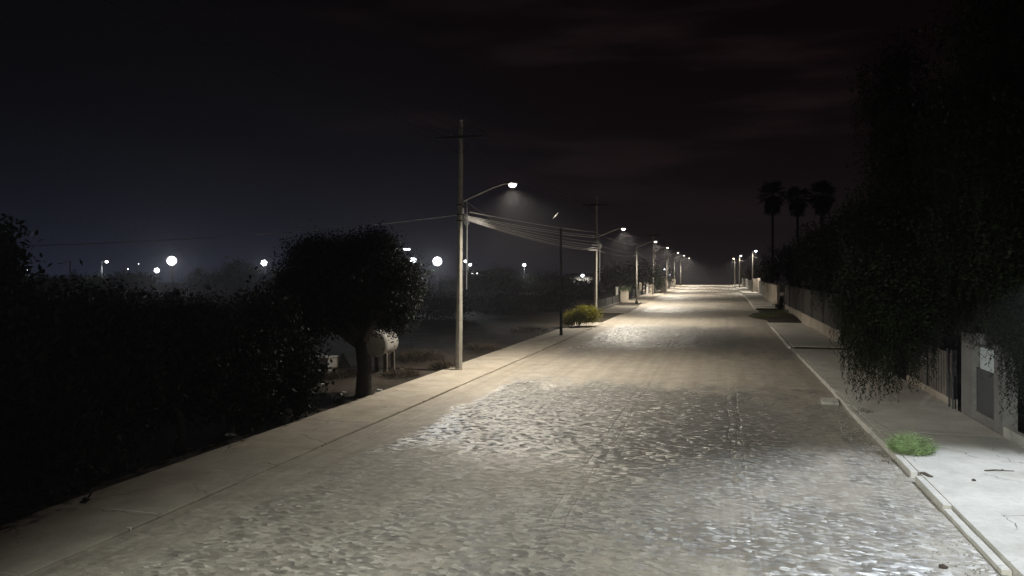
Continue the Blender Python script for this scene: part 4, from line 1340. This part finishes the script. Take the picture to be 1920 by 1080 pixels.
# lime parasol, pale fence and white shed roof by the medium floodlight
q = wp(481.5, 553, 108); f = foot(481.5, 108)
r = thing('parasol', f, 'lime green dome parasol in front of the far tree line', 'parasol')
mb = MB(); mb.tube([f, (q.x, q.y, q.z + .1)], .035, 6); mb.build('pole', M['galv'], r)
mb = MB()
rings = [[(q.x + rr * math.cos(2 * math.pi * j / 16), q.y + rr * math.sin(2 * math.pi * j / 16), q.z + zz) for j in range(16)] for rr, zz in ((.62, -.34), (.6, -.12), (.5, .12), (.3, .28), (.03, .34))]
mb.loft(rings, False, True); mb.build('canopy', M['lime'], r, smooth=True)
spot(r, (q.x + .4, q.y - 3.0, q.z + 4.6), 0, (1, 1, 1), 30, .5) if False else None
a, b = wp(489, 549, 112), wp(522, 549, 112)
root = thing('picket_fence', (a.x, a.y, 0), 'pale picket fence right of the lime parasol', 'fence')
mb = MB(); mb.tube([(a.x, a.y, a.z + .15), (b.x, b.y, b.z + .15)], .05, 6); mb.tube([(a.x, a.y, a.z - .35), (b.x, b.y, b.z - .35)], .05, 6); mb.build('rails', M['white'], root)
mb = MB()
for i in range(15):
    p = Vector(a).lerp(b, i / 14)
    mb.box(p.x - .06, p.x + .06, p.y - .03, p.y + .03, 0, p.z + .3, .01)
mb.build('pickets', M['white'], root)
q = wp(352, 529, 120); f = foot(352, 120)
r = thing('canopy_shelter', f, 'small white-roofed shelter below the twin floodlights', 'shelter')
mb = MB(); mb.loft([[(q.x - .6, q.y - 1, q.z - .1), (q.x + .62, q.y - 1, q.z - .1), (q.x + .62, q.y + 1, q.z - .1), (q.x - .6, q.y + 1, q.z - .1)], [(q.x - .3, q.y - .7, q.z + .16), (q.x + .3, q.y - .7, q.z + .16), (q.x + .3, q.y + .7, q.z + .16), (q.x - .3, q.y + .7, q.z + .16)]])
mb.build('roof', M['white'], r)
mb = MB()
for sx, sy in ((-.5, -.9), (.5, -.9), (.5, .9), (-.5, .9)):
    mb.tube([(q.x + sx, q.y + sy, -.1), (q.x + sx, q.y + sy, q.z - .1)], .04, 6)
mb.build('posts', M['galv'], r)

# a flying insect caught by the lamp light
q = wp(1042, 404, 6.0)
r = thing('insect', q, 'slender pale insect flying to the right of the nearest lamp', 'insect')
dv = Vector((.62, .2, .76)).normalized()
mb = MB(); mb.tube([q - dv * .032, q - dv * .018, q, q + dv * .02, q + dv * .033], [.0008, .002, .0022, .0028, .001], 8); mb.build('body', M['concrete'], r, smooth=True)
for s in (-1, 1):
    w = MB(); sd = Vector((.7, -.5, -.4)).normalized() * s
    p0 = q + dv * .012
    w.quad(p0, p0 + sd * .004 - dv * .004, p0 + sd * .007 - dv * .022, p0 + sd * .002 - dv * .02)
    w.v += [(v[0], v[1] + .0004, v[2]) for v in w.v[:4]]; w.f.append((7, 6, 5, 4))
    w.build('wing', M['concrete'], r)

# ------------------------------------------------------------------ night air
def haze():
    m = bpy.data.materials.new('night_haze'); m.use_nodes = True
    nt = m.node_tree; nt.nodes.clear()
    out = nt.nodes.new('ShaderNodeOutputMaterial')
    pv = nt.nodes.new('ShaderNodeVolumePrincipled')
    pv.inputs['Color'].default_value = (.86, .84, .9, 1)
    pv.inputs['Density'].default_value = HAZE
    pv.inputs['Anisotropy'].default_value = .65
    nt.links.new(pv.outputs[0], out.inputs['Volume'])
    mb = MB(); mb.box(-400, 400, -50, 620, gz(600) - 1.1, 40)
    return tag(mb.build('haze', m), kind='stuff')


HAZE = .0005
haze()

# ------------------------------------------------------------------ night sky
w = bpy.data.worlds.new('World'); S.world = w
w.use_nodes = True
nt = w.node_tree; nt.nodes.clear()
g = G(nt)
out = nt.nodes.new('ShaderNodeOutputWorld')
bg = nt.nodes.new('ShaderNodeBackground')
dirn = g.n('ShaderNodeTexCoord').outputs['Generated']
sp = g.n('ShaderNodeSeparateXYZ'); nt.links.new(dirn, sp.inputs[0])
zc = g.math('MAXIMUM', sp.outputs[2], 0.0)
low = g.math('POWER', 2.718, g.math('MULTIPLY', zc, -12.5))
left = g.ramp(g.vmath('DOT_PRODUCT', dirn, (-.86, .5, 0)), .55, 1.0)
cl = g.noise(g.vmath('MULTIPLY', dirn, (1.2, 1.2, 7.5)), 2.6, 5, .55)
clouds = g.math('MULTIPLY', g.ramp(cl, .45, .75), g.ramp(zc, .0, .12))
clouds = g.math('MULTIPLY', clouds, g.ramp(zc, .25, .5, 1, .1))
base = g.mix(left, (.0020, .0007, .0010), (.0005, .0002, .0004))
glowc = g.mix(left, (.0135, .0115, .0125), (.0135, .0175, .031))
sky = g.mix(1.0, base, g.mix(low, (0, 0, 0), glowc), 'ADD')
right = g.math('SUBTRACT', 1.0, left)
sky = g.mix(g.math('MULTIPLY', clouds, g.math('MULTIPLY', right, .55)), sky, (.017, .0095, .0105))
nt.links.new(sky, bg.inputs[0])
bg.inputs[1].default_value = 1.0
nt.links.new(bg.outputs[0], out.inputs[0])

# ------------------------------------------------------------------ camera and output
cam = bpy.data.cameras.new('camera')
co = bpy.data.objects.new('camera', cam); COL.objects.link(co)
co.location = (0, 0, CAM_H)
co.rotation_euler = (math.radians(90), 0, YAW)
cam.sensor_width = 36
cam.lens = F / 1920 * 36
cam.shift_y = -(540 - HZ) / 1920
cam.clip_end = 3000
S.camera = co
S.view_settings.view_transform = 'Standard'
S.view_settings.look = 'None'
S.view_settings.exposure = 0
S.view_settings.gamma = 1
S.render.engine = 'CYCLES'
S.cycles.use_denoising = True
S.cycles.denoising_prefilter = 'NONE'
S.cycles.denoising_input_passes = 'RGB_ALBEDO_NORMAL'
S.cycles.sample_clamp_direct = 14
S.cycles.use_light_tree = True
S.cycles.volume_bounces = 0
S.cycles.max_bounces = 6
S.cycles.sample_clamp_indirect = 4
